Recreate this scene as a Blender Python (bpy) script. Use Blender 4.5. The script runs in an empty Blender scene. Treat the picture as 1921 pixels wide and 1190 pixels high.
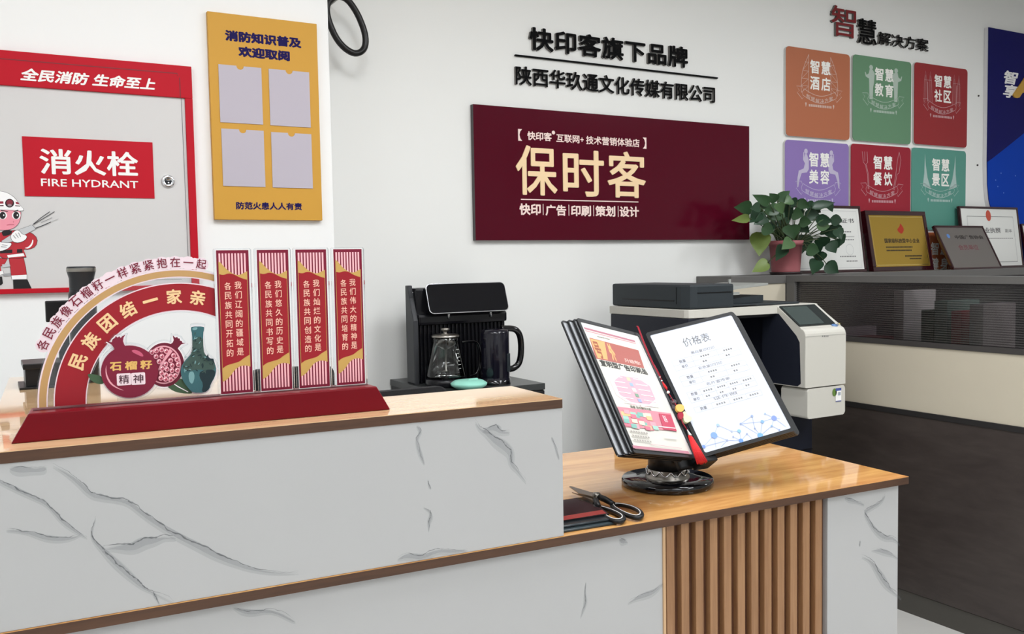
import bpy, bmesh, math, random
from mathutils import Vector, Matrix, noise

# ------------------------------------------------------------------ scene, camera, light, exposure
scene = bpy.context.scene
COL = scene.collection
IW, IH, FPX = 1921.0, 1190.0, 1712.0
HC = 1.264                                   # eye height of the photographer
YAW, PITCH, ROLL = (math.radians(a) for a in (29.8, -3.356, -1.0055))
_cy, _sy, _cp, _sp = math.cos(YAW), math.sin(YAW), math.cos(PITCH), math.sin(PITCH)
FWD = Vector((_sy * _cp, _cy * _cp, _sp))
_r = Vector((_cy, -_sy, 0)); _u = _r.cross(FWD)
RIGHT = math.cos(ROLL) * _r + math.sin(ROLL) * _u
UP = -math.sin(ROLL) * _r + math.cos(ROLL) * _u
CAM = Vector((0, 0, HC))
cam_d = bpy.data.cameras.new('camera'); cam_o = bpy.data.objects.new('camera', cam_d); COL.objects.link(cam_o)
cam_d.sensor_fit = 'HORIZONTAL'; cam_d.sensor_width = 36.0; cam_d.lens = FPX / IW * 36.0
cam_d.clip_start = 0.05; cam_d.clip_end = 60
cam_o.matrix_world = Matrix.Translation(CAM) @ Matrix((RIGHT, UP, -FWD)).transposed().to_4x4()
scene.camera = cam_o

vs = scene.view_settings
scene.display_settings.display_device = 'sRGB'
vs.view_transform = 'Standard'; vs.look = 'None'; vs.gamma = 1.0; vs.use_curve_mapping = False
vs.exposure = 0.0

world = bpy.data.worlds.new('world'); scene.world = world; world.use_nodes = True
world.node_tree.nodes['Background'].inputs[0].default_value = (0.9, 0.95, 1.0, 1)
world.node_tree.nodes['Background'].inputs[1].default_value = 0.1

def area_light(name, loc, target, sx, sy, watts, col=(1, 1, 1)):
    d = bpy.data.lights.new(name, 'AREA'); d.shape = 'RECTANGLE'; d.size = sx; d.size_y = sy
    d.energy = watts; d.color = col
    o = bpy.data.objects.new(name, d); COL.objects.link(o); o.location = loc
    o.rotation_euler = (Vector(target) - Vector(loc)).to_track_quat('-Z', 'Y').to_euler()
    return o
CEIL = 2.9
FZ = -0.30                                   # floor level (heights here count from 0.3 m above it)
LIGHTS = [(-0.8, 1.3, 10), (0.75, 1.3, 21), (2.35, 1.3, 24), (4.4, 1.3, 33), (-0.9, -0.5, 5), (0.8, -0.5, 8), (2.5, -0.5, 11), (0.8, -2.1, 6), (2.5, -2.1, 7)]
for i, (lx, ly, w) in enumerate(LIGHTS):
    area_light('ceiling_lamp', (lx, ly, CEIL - 0.055), (lx, ly, 0), 0.56, 1.16, w, (0.95, 0.98, 1.0))
area_light('fill_light', (0.3, -3.36, 1.5), (0.3, 3, 1.3), 3.4, 2.3, 17, (0.93, 0.97, 1.0))  # soft frontal fill added behind the camera, in front of the added window

# ------------------------------------------------------------------ helpers: colour and materials
def lin(c):
    c = c / 255.0
    return c / 12.92 if c <= 0.04045 else ((c + 0.055) / 1.055) ** 2.4
def rgb(r, g, b): return (lin(r), lin(g), lin(b), 1.0)
MATS = {}
def mat(name, col, rough=0.5, metal=0.0, coat=0.0, spec=0.32, bump=None, emit=0.0, var=0.0, sheen=0.0):
    """Plain procedural surface; col in sRGB 0-255. bump = (scale, strength); var = tiny mottling of the colour itself."""
    if name in MATS: return MATS[name]
    m = bpy.data.materials.new(name); m.use_nodes = True; nt = m.node_tree; b = nt.nodes['Principled BSDF']
    c = rgb(*col); b.inputs['Base Color'].default_value = c
    b.inputs['Roughness'].default_value = rough; b.inputs['Metallic'].default_value = metal
    b.inputs['Specular IOR Level'].default_value = spec
    b.inputs['Coat Weight'].default_value = coat; b.inputs['Coat Roughness'].default_value = 0.04
    if emit:
        b.inputs['Emission Color'].default_value = c; b.inputs['Emission Strength'].default_value = emit
    tc = nt.nodes.new('ShaderNodeTexCoord')
    if var:
        n = nt.nodes.new('ShaderNodeTexNoise'); n.inputs['Scale'].default_value = 7; n.inputs['Detail'].default_value = 5
        nt.links.new(tc.outputs['Object'], n.inputs['Vector'])
        mx = nt.nodes.new('ShaderNodeMix'); mx.data_type = 'RGBA'
        mx.inputs[6].default_value = tuple(x * (1 - var) for x in c[:3]) + (1,); mx.inputs[7].default_value = tuple(min(1, x * (1 + var)) for x in c[:3]) + (1,)
        nt.links.new(n.outputs['Fac'], mx.inputs[0]); nt.links.new(mx.outputs[2], b.inputs['Base Color'])
    if bump:
        n = nt.nodes.new('ShaderNodeTexNoise'); n.inputs['Scale'].default_value = bump[0]; n.inputs['Detail'].default_value = 3
        nt.links.new(tc.outputs['Object'], n.inputs['Vector'])
        bp = nt.nodes.new('ShaderNodeBump'); bp.inputs['Strength'].default_value = bump[1]; bp.inputs['Distance'].default_value = 0.002
        nt.links.new(n.outputs['Fac'], bp.inputs['Height']); nt.links.new(bp.outputs['Normal'], b.inputs['Normal'])
    MATS[name] = m
    return m
def clear(name, tint, opacity=0.06, rough=0.03):
    """Clear acrylic or glass: mostly see-through, glossy at grazing angles."""
    if name in MATS: return MATS[name]
    m = bpy.data.materials.new(name); m.use_nodes = True; nt = m.node_tree; nt.nodes.clear()
    out = nt.nodes.new('ShaderNodeOutputMaterial'); tr = nt.nodes.new('ShaderNodeBsdfTransparent')
    tr.inputs[0].default_value = rgb(*tint)
    gl = nt.nodes.new('ShaderNodeBsdfGlossy'); gl.inputs['Roughness'].default_value = rough
    fr = nt.nodes.new('ShaderNodeFresnel'); fr.inputs['IOR'].default_value = 1.45
    ad = nt.nodes.new('ShaderNodeMath'); ad.operation = 'ADD'; ad.inputs[1].default_value = opacity; ad.use_clamp = True
    mx = nt.nodes.new('ShaderNodeMixShader')
    nt.links.new(fr.outputs[0], ad.inputs[0]); nt.links.new(ad.outputs[0], mx.inputs[0])
    nt.links.new(tr.outputs[0], mx.inputs[1]); nt.links.new(gl.outputs[0], mx.inputs[2]); nt.links.new(mx.outputs[0], out.inputs[0])
    MATS[name] = m
    return m
def film(name, col, alpha):
    """Thin translucent ink (soft marble clouds, pale print)."""
    m = mat(name, col, 0.5)
    nt = m.node_tree; b = nt.nodes['Principled BSDF']; b.inputs['Alpha'].default_value = alpha
    return m
def wood(name, dark, light, rough, axis_rot=0.0, scale=(0.8, 14, 14), coat=0.0, spec=0.5, contrast=(0.3, 0.7)):
    """Wood laminate: streaks stretched along the board."""
    if name in MATS: return MATS[name]
    m = bpy.data.materials.new(name); m.use_nodes = True; nt = m.node_tree; b = nt.nodes['Principled BSDF']
    tc = nt.nodes.new('ShaderNodeTexCoord'); mp = nt.nodes.new('ShaderNodeMapping')
    mp.inputs['Rotation'].default_value = (0, 0, -axis_rot); mp.inputs['Scale'].default_value = (1, 1, 1)
    mp2 = nt.nodes.new('ShaderNodeMapping'); mp2.inputs['Scale'].default_value = scale
    n1 = nt.nodes.new('ShaderNodeTexNoise'); n1.inputs['Scale'].default_value = 2.2; n1.inputs['Detail'].default_value = 8; n1.inputs['Roughness'].default_value = 0.65; n1.inputs['Distortion'].default_value = 0.6
    n2 = nt.nodes.new('ShaderNodeTexNoise'); n2.inputs['Scale'].default_value = 9; n2.inputs['Detail'].default_value = 4
    ad = nt.nodes.new('ShaderNodeMath'); ad.operation = 'MULTIPLY_ADD'; ad.inputs[1].default_value = 0.35
    cr = nt.nodes.new('ShaderNodeValToRGB')
    cr.color_ramp.elements[0].position = contrast[0] + 0.15; cr.color_ramp.elements[0].color = rgb(*dark)
    cr.color_ramp.elements[1].position = contrast[1] + 0.2; cr.color_ramp.elements[1].color = rgb(*light)
    L = nt.links.new
    L(tc.outputs['Object'], mp.inputs[0]); L(mp.outputs[0], mp2.inputs[0]); L(mp2.outputs[0], n1.inputs['Vector']); L(mp2.outputs[0], n2.inputs['Vector'])
    L(n2.outputs['Fac'], ad.inputs[0]); L(n1.outputs['Fac'], ad.inputs[2]); L(ad.outputs[0], cr.inputs[0]); L(cr.outputs[0], b.inputs['Base Color'])
    b.inputs['Roughness'].default_value = rough; b.inputs['Coat Weight'].default_value = coat; b.inputs['Coat Roughness'].default_value = 0.02
    b.inputs['Specular IOR Level'].default_value = spec
    MATS[name] = m
    return m

# ------------------------------------------------------------------ helpers: planes in the room
class Fr:
    """A plane of the room with its own axes: x along, y up, z out of it."""
    def __init__(s, o, ex, ey):
        s.o = Vector(o); s.ex = Vector(ex).normalized(); s.ey = Vector(ey).normalized(); s.ez = s.ex.cross(s.ey)
    def p(s, x, y, z=0.0): return s.o + s.ex * x + s.ey * y + s.ez * z
    def px(s, X, Y, z=0.0):
        """where the sight line through a photo point meets the plane, in plane axes"""
        r = ray(X, Y); o = s.o + s.ez * z
        t = (o - CAM).dot(s.ez) / r.dot(s.ez); q = CAM + r * t - s.o
        return (q.dot(s.ex), q.dot(s.ey))
    def sub(s, x, y, ang, z=0.0):
        c, n = math.cos(ang), math.sin(ang)
        return Fr(s.p(x, y, z), s.ex * c + s.ey * n, s.ey * c - s.ex * n)
def ray(X, Y): return FWD + RIGHT * ((X - IW / 2) / FPX) - UP * ((Y - IH / 2) / FPX)
def on_z(X, Y, z): r = ray(X, Y); return CAM + r * ((z - HC) / r.z)
def on_y(X, Y, y): r = ray(X, Y); return CAM + r * (y / r.y)
def on_x(X, Y, x): r = ray(X, Y); return CAM + r * (x / r.x)
XA, YA, ZA = Vector((1, 0, 0)), Vector((0, 1, 0)), Vector((0, 0, 1))

# ------------------------------------------------------------------ helpers: meshes
def rrect(x0, x1, y0, y1, r, n=5):
    pts = []
    for cx, cy, a0 in ((x1 - r, y0 + r, -90), (x1 - r, y1 - r, 0), (x0 + r, y1 - r, 90), (x0 + r, y0 + r, 180)):
        for k in range(n + 1):
            a = math.radians(a0 + 90.0 * k / n); pts.append((cx + r * math.cos(a), cy + r * math.sin(a)))
    return pts
def circle(cx, cy, rx, ry=None, n=32, a0=0, a1=360):
    ry = rx if ry is None else ry
    full = abs(a1 - a0) >= 360
    return [(cx + rx * math.cos(math.radians(a0 + (a1 - a0) * k / (n if full else n - 1))), cy + ry * math.sin(math.radians(a0 + (a1 - a0) * k / (n if full else n - 1)))) for k in range(n)]
def smooth(pts, it=2, closed=True):
    for _ in range(it):
        q = []; n = len(pts)
        if not closed: q.append(pts[0])
        for i in range(n if closed else n - 1):
            a, b = pts[i], pts[(i + 1) % n]
            q.append(tuple(a[k] * .75 + b[k] * .25 for k in range(len(a)))); q.append(tuple(a[k] * .25 + b[k] * .75 for k in range(len(a))))
        if not closed: q.append(pts[-1])
        pts = q
    return pts
WF = Fr((0, 0, 0), XA, YA)
_GLYPH = {}
def glyph_mesh(s, shear=0.0, spacing=1.0, line=1.0):
    key = (s, shear, spacing, line)
    if key in _GLYPH: return _GLYPH[key]
    cu = bpy.data.curves.new('lettering', 'FONT'); cu.body = s; cu.resolution_u = 2; cu.shear = shear
    cu.space_character = spacing; cu.space_line = line; cu.align_x = 'CENTER' if '\n' in s else 'LEFT'
    o = bpy.data.objects.new('lettering', cu); COL.objects.link(o)
    dg = bpy.context.evaluated_depsgraph_get(); me = bpy.data.meshes.new_from_object(o.evaluated_get(dg))
    vs_ = [(v.co.x, v.co.y) for v in me.vertices]; fs = [tuple(p.vertices) for p in me.polygons]
    bpy.data.objects.remove(o); bpy.data.curves.remove(cu); bpy.data.meshes.remove(me)
    xs = [v[0] for v in vs_]; ys = [v[1] for v in vs_]
    _GLYPH[key] = (vs_, fs, min(xs), max(xs), min(ys), max(ys))
    return _GLYPH[key]

class MB:
    """Collects shapes in room coordinates and links them as one mesh object."""
    def __init__(s): s.bm = bmesh.new(); s.m = 0; s.mats = []; s.side = None
    def use(s, m):
        if m not in s.mats: s.mats.append(m)
        s.m = s.mats.index(m); return s
    def face(s, pts, sm=False):
        vs_ = [s.bm.verts.new(p) for p in pts]
        f = s.bm.faces.new(vs_); f.material_index = s.m; f.smooth = sm; return f
    def poly(s, fr, pts, h=0.0):
        """a printed shape lying on a plane"""
        s.face([fr.p(x, y, h) for x, y in pts]); return s
    def prism(s, fr, pts, z0, z1, sm=False, bev=0.0):
        a = [s.bm.verts.new(fr.p(x, y, z0)) for x, y in pts]; b = [s.bm.verts.new(fr.p(x, y, z1)) for x, y in pts]
        fs = [s.bm.faces.new(a[::-1]), s.bm.faces.new(b)]; n = len(pts)
        for i in range(n):
            f = s.bm.faces.new((a[i], a[(i + 1) % n], b[(i + 1) % n], b[i])); f.smooth = sm; fs.append(f)
        for f in fs: f.material_index = s.m
        if bev:
            es = {e for f in fs[:2] for e in f.edges}
            r = bmesh.ops.bevel(s.bm, geom=list(es), offset=bev, segments=2, profile=0.6, affect='EDGES')
            for f in r['faces']: f.material_index = s.m; f.smooth = sm
        return s
    def box(s, fr, x0, x1, y0, y1, z0, z1, bev=0.0):
        c = [s.bm.verts.new(fr.p(x, y, z)) for z in (z0, z1) for y in (y0, y1) for x in (x0, x1)]
        fs = [s.bm.faces.new([c[i] for i in q]) for q in ((0, 2, 3, 1), (4, 5, 7, 6), (0, 1, 5, 4), (2, 6, 7, 3), (0, 4, 6, 2), (1, 3, 7, 5))]
        for f in fs: f.material_index = s.m
        if bev:
            es = {e for f in fs for e in f.edges}
            r = bmesh.ops.bevel(s.bm, geom=list(es), offset=bev, segments=2, profile=0.6, affect='EDGES')
            for f in r['faces']: f.material_index = s.m
        return s
    def tube(s, pts, r, n=8, closed=False, caps=True, flat=None):
        pts = [Vector(p) for p in pts]; N = len(pts); rings = []
        rr = r if isinstance(r, (list, tuple)) else [r] * N
        up = None
        for i in range(N):
            t = (pts[(i + 1) % N] - pts[i - 1]) if closed else (pts[min(i + 1, N - 1)] - pts[max(i - 1, 0)])
            t.normalize()
            if up is None: up = t.orthogonal().normalized()
            up = (up - t * up.dot(t)); up = up.normalized() if up.length > 1e-6 else t.orthogonal().normalized()
            sd = t.cross(up)
            rings.append([s.bm.verts.new(pts[i] + (up * math.cos(2 * math.pi * k / n) + sd * math.sin(2 * math.pi * k / n)) * rr[i]) for k in range(n)])
        for i in range(N if closed else N - 1):
            a, b = rings[i], rings[(i + 1) % N]
            for k in range(n):
                f = s.bm.faces.new((a[k], a[(k + 1) % n], b[(k + 1) % n], b[k])); f.smooth = True; f.material_index = s.m
        if caps and not closed:
            for q in (rings[0][::-1], rings[-1]):
                f = s.bm.faces.new(q); f.material_index = s.m
        return s
    def lathe(s, prof, c, n=32, ax=ZA, ex=XA, sm=True, sx=1.0, sy=1.0):
        """revolve (radius, height) pairs about an axis at c"""
        c = Vector(c); ax = Vector(ax).normalized(); ex = Vector(ex); ex = (ex - ax * ex.dot(ax)).normalized(); ey = ax.cross(ex); rings = []
        for r, h in prof:
            if r < 1e-6: rings.append([s.bm.verts.new(c + ax * h)]); continue
            rings.append([s.bm.verts.new(c + ax * h + (ex * math.cos(2 * math.pi * k / n) * sx + ey * math.sin(2 * math.pi * k / n) * sy) * r) for k in range(n)])
        for a, b in zip(rings, rings[1:]):
            for k in range(n):
                q = [a[k % len(a)], a[(k + 1) % len(a)], b[(k + 1) % len(b)], b[k % len(b)]]
                u = []
                for v in q:
                    if v not in u: u.append(v)
                if len(u) > 2:
                    f = s.bm.faces.new(u); f.smooth = sm; f.material_index = s.m
        return s
    def ribbon(s, fr, pts, w, h):
        """a drawn line of width w (number or one per point) lying on a plane"""
        N = len(pts); L = []; R = []
        ww = w if isinstance(w, (list, tuple)) else [w] * N
        for i in range(N):
            a, b = pts[max(i - 1, 0)], pts[min(i + 1, N - 1)]
            dx, dy = b[0] - a[0], b[1] - a[1]; l = math.hypot(dx, dy) or 1
            nx, ny = -dy / l * ww[i] / 2, dx / l * ww[i] / 2
            L.append(s.bm.verts.new(fr.p(pts[i][0] + nx, pts[i][1] + ny, h))); R.append(s.bm.verts.new(fr.p(pts[i][0] - nx, pts[i][1] - ny, h)))
        for i in range(N - 1):
            f = s.bm.faces.new((R[i], R[i + 1], L[i + 1], L[i])); f.material_index = s.m
        return s
    def text(s, fr, string, box, h=0.0004, depth=0.0, bold=0.0, shear=0.0, spacing=1.0, line=1.0):
        """writing fitted to box (x0, x1, y0, y1) on a plane; bold in fractions of the letter height"""
        V, F, a0, a1, b0, b1 = glyph_mesh(string, shear, spacing, line)
        x0, x1, y0, y1 = box
        sx = (x1 - x0) / (a1 - a0 + 2 * bold); sy = (y1 - y0) / (b1 - b0 + 2 * bold)
        shifts = [(0, 0)]
        if bold: shifts += [(bold * math.cos(math.pi * k / 4), bold * math.sin(math.pi * k / 4)) for k in range(8)]
        for j, (dx, dy) in enumerate(shifts):
            hh = h + j * 0.00002
            P = [fr.p(x0 + (x - a0 + bold + dx) * sx, y0 + (y - b0 + bold + dy) * sy, hh + depth) for x, y in V]
            top = [s.bm.verts.new(p) for p in P]
            for f in F:
                try: q = s.bm.faces.new([top[i] for i in f]); q.material_index = s.m
                except ValueError: pass
            if depth:
                cnt = {}
                for f in F:
                    for i in range(len(f)):
                        e = (f[i], f[(i + 1) % len(f)]); k = (min(e), max(e)); cnt[k] = None if k in cnt else e
                low = {}
                for k, e in cnt.items():
                    if e is None: continue
                    for i in e:
                        if i not in low: low[i] = s.bm.verts.new(P[i] - fr.ez * depth)
                    q = s.bm.faces.new((top[e[1]], top[e[0]], low[e[0]], low[e[1]])); q.material_index = s.m if s.side is None else s.side
        return s
    def build(s, name, m=None, parent=None, label=None, autosmooth=None):
        me = bpy.data.meshes.new(name)
        off = Vector((0, 0, 0)); q = parent
        while q is not None: off += q.location; q = q.parent
        for v in s.bm.verts: v.co -= off
        if s.mats and m is not None: raise ValueError(name)
        s.bm.normal_update(); s.bm.to_mesh(me); s.bm.free()
        for x in (s.mats or [m]): me.materials.append(x)
        o = bpy.data.objects.new(name, me); COL.objects.link(o)
        if parent is not None: o.parent = parent
        if label: o['label'] = label
        return o
def B(): return MB()
def tag(o, label, cat, group=None, kind=None):
    o['label'] = label; o['category'] = cat
    if group: o['group'] = group
    if kind: o['kind'] = kind
    return o
def thing(name, loc, label, cat, group=None):
    o = bpy.data.objects.new(name, None); o.empty_display_size = 0.05; COL.objects.link(o); o.location = loc
    return tag(o, label, cat, group)
def recenter(o):
    """put the origin of a one-mesh thing at the middle of its own foot"""
    vs_ = o.data.vertices; c = Vector((sum(v.co.x for v in vs_) / len(vs_), sum(v.co.y for v in vs_) / len(vs_), min(v.co.z for v in vs_)))
    for v in vs_: v.co -= c
    o.location = c; return o
def bbox(fr, tl, br, h=0.0):
    """photo corner points (top left, bottom right) -> (x0, x1, y0, y1) on a plane"""
    a, b = fr.px(*tl, h), fr.px(*br, h)
    return (a[0], b[0], b[1], a[1])
# ------------------------------------------------------------------ materials
U_ANG = math.radians(-3.05)
M_WALL = mat('wall_paint', (236, 236, 233), 0.7, bump=(60, 0.05))
M_PIER = mat('pier_paint', (240, 240, 239), 0.65, bump=(60, 0.04))
M_CEIL = mat('ceiling_paint', (238, 238, 236), 0.8)
M_FLOOR = mat('floor_tile', (216, 214, 210), 0.35, var=0.06)
M_WHITE = mat('white_ink', (240, 238, 236), 0.5)
M_BLACK = mat('black_plastic', (16, 16, 18), 0.35)
M_BLACKG = mat('black_gloss', (8, 8, 12), 0.08, coat=0.5)
M_DARK = mat('dark_plastic', (38, 42, 48), 0.45)
M_CHROME = mat('chrome', (225, 226, 230), 0.12, metal=1.0)
M_STEEL = mat('steel', (150, 146, 140), 0.3, metal=1.0)
M_CLEAR = clear('clear_acrylic', (250, 251, 252), 0.01, 0.02)
M_GLASS = clear('clear_glass', (238, 240, 240), 0.03, 0.02)
M_DIFF = mat('lamp_diffuser', (250, 252, 255), 0.6, emit=5.0)
M_ALU = mat('aluminium', (200, 200, 202), 0.4, metal=0.8)

# ------------------------------------------------------------------ the room
WY, PY = 3.5, 3.2
X0, X1, Y0 = -2.4, 7.0, -3.5
def slab(name, x0, x1, y0, y1, z0, z1, m, label, cat):
    o = B().box(Fr((0, 0, 0), XA, YA), x0, x1, y0, y1, z0, z1).build(name, m)
    return tag(o, label, cat, kind='structure')
slab('floor', X0, X1, Y0, WY, FZ - 0.08, FZ, M_FLOOR, 'pale grey tiled floor of the print shop', 'floor')
slab('ceiling', X0, X1, Y0, WY, CEIL, CEIL + 0.08, M_CEIL, 'white ceiling of the print shop', 'ceiling')
slab('wall_back', X0, X1, WY, WY + 0.1, FZ, CEIL, M_WALL, 'white painted wall carrying the black letters and burgundy sign', 'wall')
slab('wall_left', X0 - 0.1, X0, Y0, WY, FZ, CEIL, M_WALL, 'white side wall beyond the reception counter', 'wall')
slab('wall_right', X1, X1 + 0.1, Y0, WY, FZ, CEIL, M_WALL, 'white side wall beyond the grey partition', 'wall')
f0 = Fr((0, Y0, 0), XA, ZA)
wf = B()
for a in ((X0, -1.5, FZ, CEIL), (2.1, X1, FZ, CEIL), (-1.5, 2.1, FZ, 0.3), (-1.5, 2.1, 2.7, CEIL)): wf.box(f0, a[0], a[1], a[2], a[3], 0.0, 0.1)
tag(wf.build('wall_front', M_WALL), 'white wall around the added window, opposite the counter', 'wall', kind='structure')
win = tag(B().box(f0, -1.5, 2.1, 0.3, 2.7, 0.04, 0.05).build('added_window_1', M_GLASS), 'tall unseen window added opposite the counter for fill light', 'window', kind='structure')  # unseen window added to go with the frontal fill
fb = B()
for x in (-1.5, -0.3, 0.9, 2.04): fb.box(f0, x, x + 0.06, 0.3, 2.7, 0.02, 0.08)
for z in (0.3, 2.64): fb.box(f0, -1.5, 2.1, z, z + 0.06, 0.02, 0.08)
fb.build('added_window_frame', M_ALU, win)
pier = slab('wall_pier', X0, 0, PY, WY, FZ, CEIL, M_PIER, 'white projecting pier holding the hydrant cabinet and yellow rack', 'wall')
PX1 = on_y(628, 465, PY).x
pier.data.clear_geometry(); bm_ = MB(); bm_.box(Fr((0, 0, 0), XA, YA), X0, PX1, PY, WY, FZ, CEIL, 0.004)
bm_.bm.to_mesh(pier.data); bm_.bm.free(); pier.data.materials.clear(); pier.data.materials.append(M_PIER)
WALL = Fr((0, WY, 0), XA, ZA); PIER = Fr((0, PY, 0), XA, ZA)
first = None
for i, (lx, ly, w) in enumerate(LIGHTS):
    t = thing('ceiling_light', (lx, ly, CEIL), 'square-edged white ceiling light panel over the shop', 'light', 'ceiling light panels')
    fr = Fr((lx, ly, CEIL), XA, YA)
    f = B()
    f.box(fr, -0.3, 0.3, 0.58, 0.6, -0.04, 0); f.box(fr, -0.3, 0.3, -0.6, -0.58, -0.04, 0)
    f.box(fr, -0.3, -0.28, -0.58, 0.58, -0.04, 0); f.box(fr, 0.28, 0.3, -0.58, 0.58, -0.04, 0)
    f.build('frame', M_ALU, t)
    B().box(fr, -0.28, 0.28, -0.58, 0.58, -0.03, -0.012).build('diffuser', M_DIFF, t)

# ------------------------------------------------------------------ hydrant cabinet on the pier
M_RED = mat('cabinet_red', (184, 20, 38), 0.5, spec=.15)
M_REDP = mat('plate_red', (186, 22, 40), 0.5, spec=.15)
M_DOOR = mat('door_grey', (208, 206, 205), 0.4)
xr = PIER.px(357, 127)[0]; zt = PIER.px(357, 127)[1]; zb = PIER.px(0, 552)[1]
xl = xr - 0.80
cab = thing('hydrant_cabinet', (xr - 0.4, PY, zb), 'red framed grey fire hydrant cabinet on the white pier', 'cabinet')
b = B(); ix = PIER.px(347, 184, .02)[0]; iz = PIER.px(347, 184, .02)[1]; ib = PIER.px(0, 543, .02)[1]
b.box(PIER, xl, xr, iz, zt, 0, .020, .002); b.box(PIER, xl, xr, zb, ib, 0, .020, .002)
b.box(PIER, ix, xr, ib, iz, 0, .020, .002); b.box(PIER, xl, xl + .03, ib, iz, 0, .020, .002)
fr_o = b.build('frame', M_RED, cab)
gx = PIER.px(341, 190, .02)[0]
# raised header moulding lines
b = B(); zz = PIER.px(333, 138, .02)
b.ribbon(PIER, [(xl + .02, zz[1]), (zz[0], zz[1]), (zz[0], zz[1] - .008)], .003, .0206)
b.ribbon(PIER, [(zz[0] + .006, PIER.px(341, 146, .02)[1]), (zz[0] + .006, iz)], .003, .0206)
b.build('moulding_line', mat('dark_red', (120, 20, 32), 0.4), fr_o)
door = B().box(PIER, xl + .03, ix, ib, iz, 0, .012).build('door', M_DOOR, cab)
b = B(); b.ribbon(PIER, [(gx, iz), (gx + .003, ib + .05)], .0022, .0123); b.ribbon(PIER, [(gx - .25, ib + .018), (gx - .02, ib + .018)], .0015, .0123)
b.build('door_seam', mat('seam_grey', (120, 120, 122), 0.5), door)
B().text(PIER, '全民消防 生命至上', bbox(PIER, (37, 126.9), (292, 170), .02), .0205, bold=.035, shear=.25).build('header_lettering', M_WHITE, fr_o)
pl = B().box(PIER, *(lambda q: (q[0], q[1], q[2], q[3]))(bbox(PIER, (41, 255.8), (290, 372.7), .012)), .012, .015, .0008).build('sign_plate', M_REDP, cab)
b = B(); b.text(PIER, '消火栓', bbox(PIER, (73, 278), (260, 332), .015), .0155, bold=.022)
b.text(PIER, 'FIRE HYDRANT', bbox(PIER, (76.5, 335), (259.5, 353.5), .015), .0155, bold=.012)
b.build('plate_lettering', M_WHITE, pl)
kc = PIER.px(315, 340.4, .012)
kn = B().lathe([(.020, 0), (.021, .004), (.019, .007), (.011, .008), (.0105, .006), (0, .006)], PIER.p(kc[0], kc[1], .012), 28, PIER.ez).build('knob', M_CHROME, cab)
B().box(PIER, kc[0] - .006, kc[0] + .006, kc[1] - .002, kc[1] + .002, .018, .0215, .001).build('keyhole', M_DARK, kn)
# printed cartoon firefighter on the door
PZ = 5.667
def fpx(pts): return [PIER.px(x / PZ, 350 + y / PZ, .0125) for x, y in pts]
ff = B(); lay = [.0126]
def fp(col, pts, sm=1):
    lay[0] += .00006
    ff.use(mat('ink_%d_%d_%d' % col, col, 0.45)); ff.poly(PIER, smooth(fpx(pts), sm), lay[0])
INK, RD, PK, WH, GY = (30, 24, 28), (184, 44, 54), (236, 150, 165), (244, 243, 243), (196, 198, 200)
def outl(col, pts, grow=5, sm=1):
    cx = sum(p[0] for p in pts) / len(pts); cy = sum(p[1] for p in pts) / len(pts)
    big = []
    for x, y in pts:
        l = math.hypot(x - cx, y - cy) or 1; big.append((x + (x - cx) / l * grow, y + (y - cy) / l * grow))
    fp(INK, big, sm); fp(col, pts, sm)
outl((26, 24, 26), [(140, 990), (290, 990), (335, 1085), (330, 1098), (145, 1098)], 2, 0)
outl((26, 24, 26), [(-60, 960), (20, 960), (30, 1030), (10, 1050), (-80, 1050)], 2, 0)
outl(RD, [(95, 760), (250, 760), (272, 860), (285, 950), (122, 955), (110, 860)], 4, 0)
outl(RD, [(-60, 760), (80, 770), (45, 830), (5, 850), (15, 900), (-60, 930)], 4, 0)
outl(WH, [(120, 948), (285, 938), (283, 985), (128, 990)], 3, 0)
outl(WH, [(-60, 915), (30, 895), (40, 930), (-60, 960)], 3, 0)
outl(RD, [(-60, 500), (200, 460), (330, 490), (400, 555), (380, 640), (300, 672), (245, 662), (270, 720), (285, 760), (-60, 760)], 5, 1)
outl(WH, [(75, 730), (250, 710), (262, 740), (85, 758)], 3, 0)
fp(INK, [(0, 680), (235, 664), (240, 705), (0, 712)], 0)
fp(RD, [(130, 672), (180, 668), (180, 704), (132, 708)], 0)
fp(WH, [(255, 655), (300, 645), (335, 605), (345, 560), (356, 575), (345, 625), (305, 662)], 1)
fp(INK, [(15, 470), (130, 460), (120, 510), (45, 530), (25, 520)], 1)
outl(PK, [(-60, 240), (222, 246), (220, 330), (200, 395), (150, 440), (80, 466), (-60, 460)], 4, 2)
outl(WH, [(-60, 48), (20, 52), (95, 75), (160, 125), (205, 190), (256, 246), (235, 262), (120, 250), (-60, 246)], 4, 1)
fp((150, 40, 60), [(-60, 160), (35, 158), (38, 182), (-60, 186)], 0); fp((150, 40, 60), [(165, 162), (190, 168), (210, 192), (170, 186)], 0)
fp((70, 20, 30), [(-60, 200), (38, 198), (38, 210), (-60, 212)], 0); fp((70, 20, 30), [(160, 200), (212, 204), (218, 213), (162, 210)], 0)
fp(INK, circle(102, 178, 48, 46, 24), 0); fp((130, 40, 55), circle(102, 172, 36, 32, 24), 0); fp((150, 130, 135), circle(102, 200, 22, 14, 16), 0)
for ex, ey in ((28, 308), (172, 308)):
    fp(WH, circle(ex, ey, 46, 42, 24), 0); fp(INK, circle(ex, ey, 32, 38, 24), 0); fp(WH, circle(ex + 12, ey - 2, 7, 9, 12), 0)
fp(INK, [(10, 250), (80, 262), (88, 272), (40, 262), (10, 260)], 0); fp(INK, [(140, 268), (190, 248), (196, 256), (146, 276)], 0)
fp((190, 90, 110), [(70, 408), (110, 400), (150, 402), (150, 408), (112, 406), (72, 414)], 0); fp((200, 110, 125), [(138, 372), (148, 370), (146, 384), (138, 382)], 0)
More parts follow.
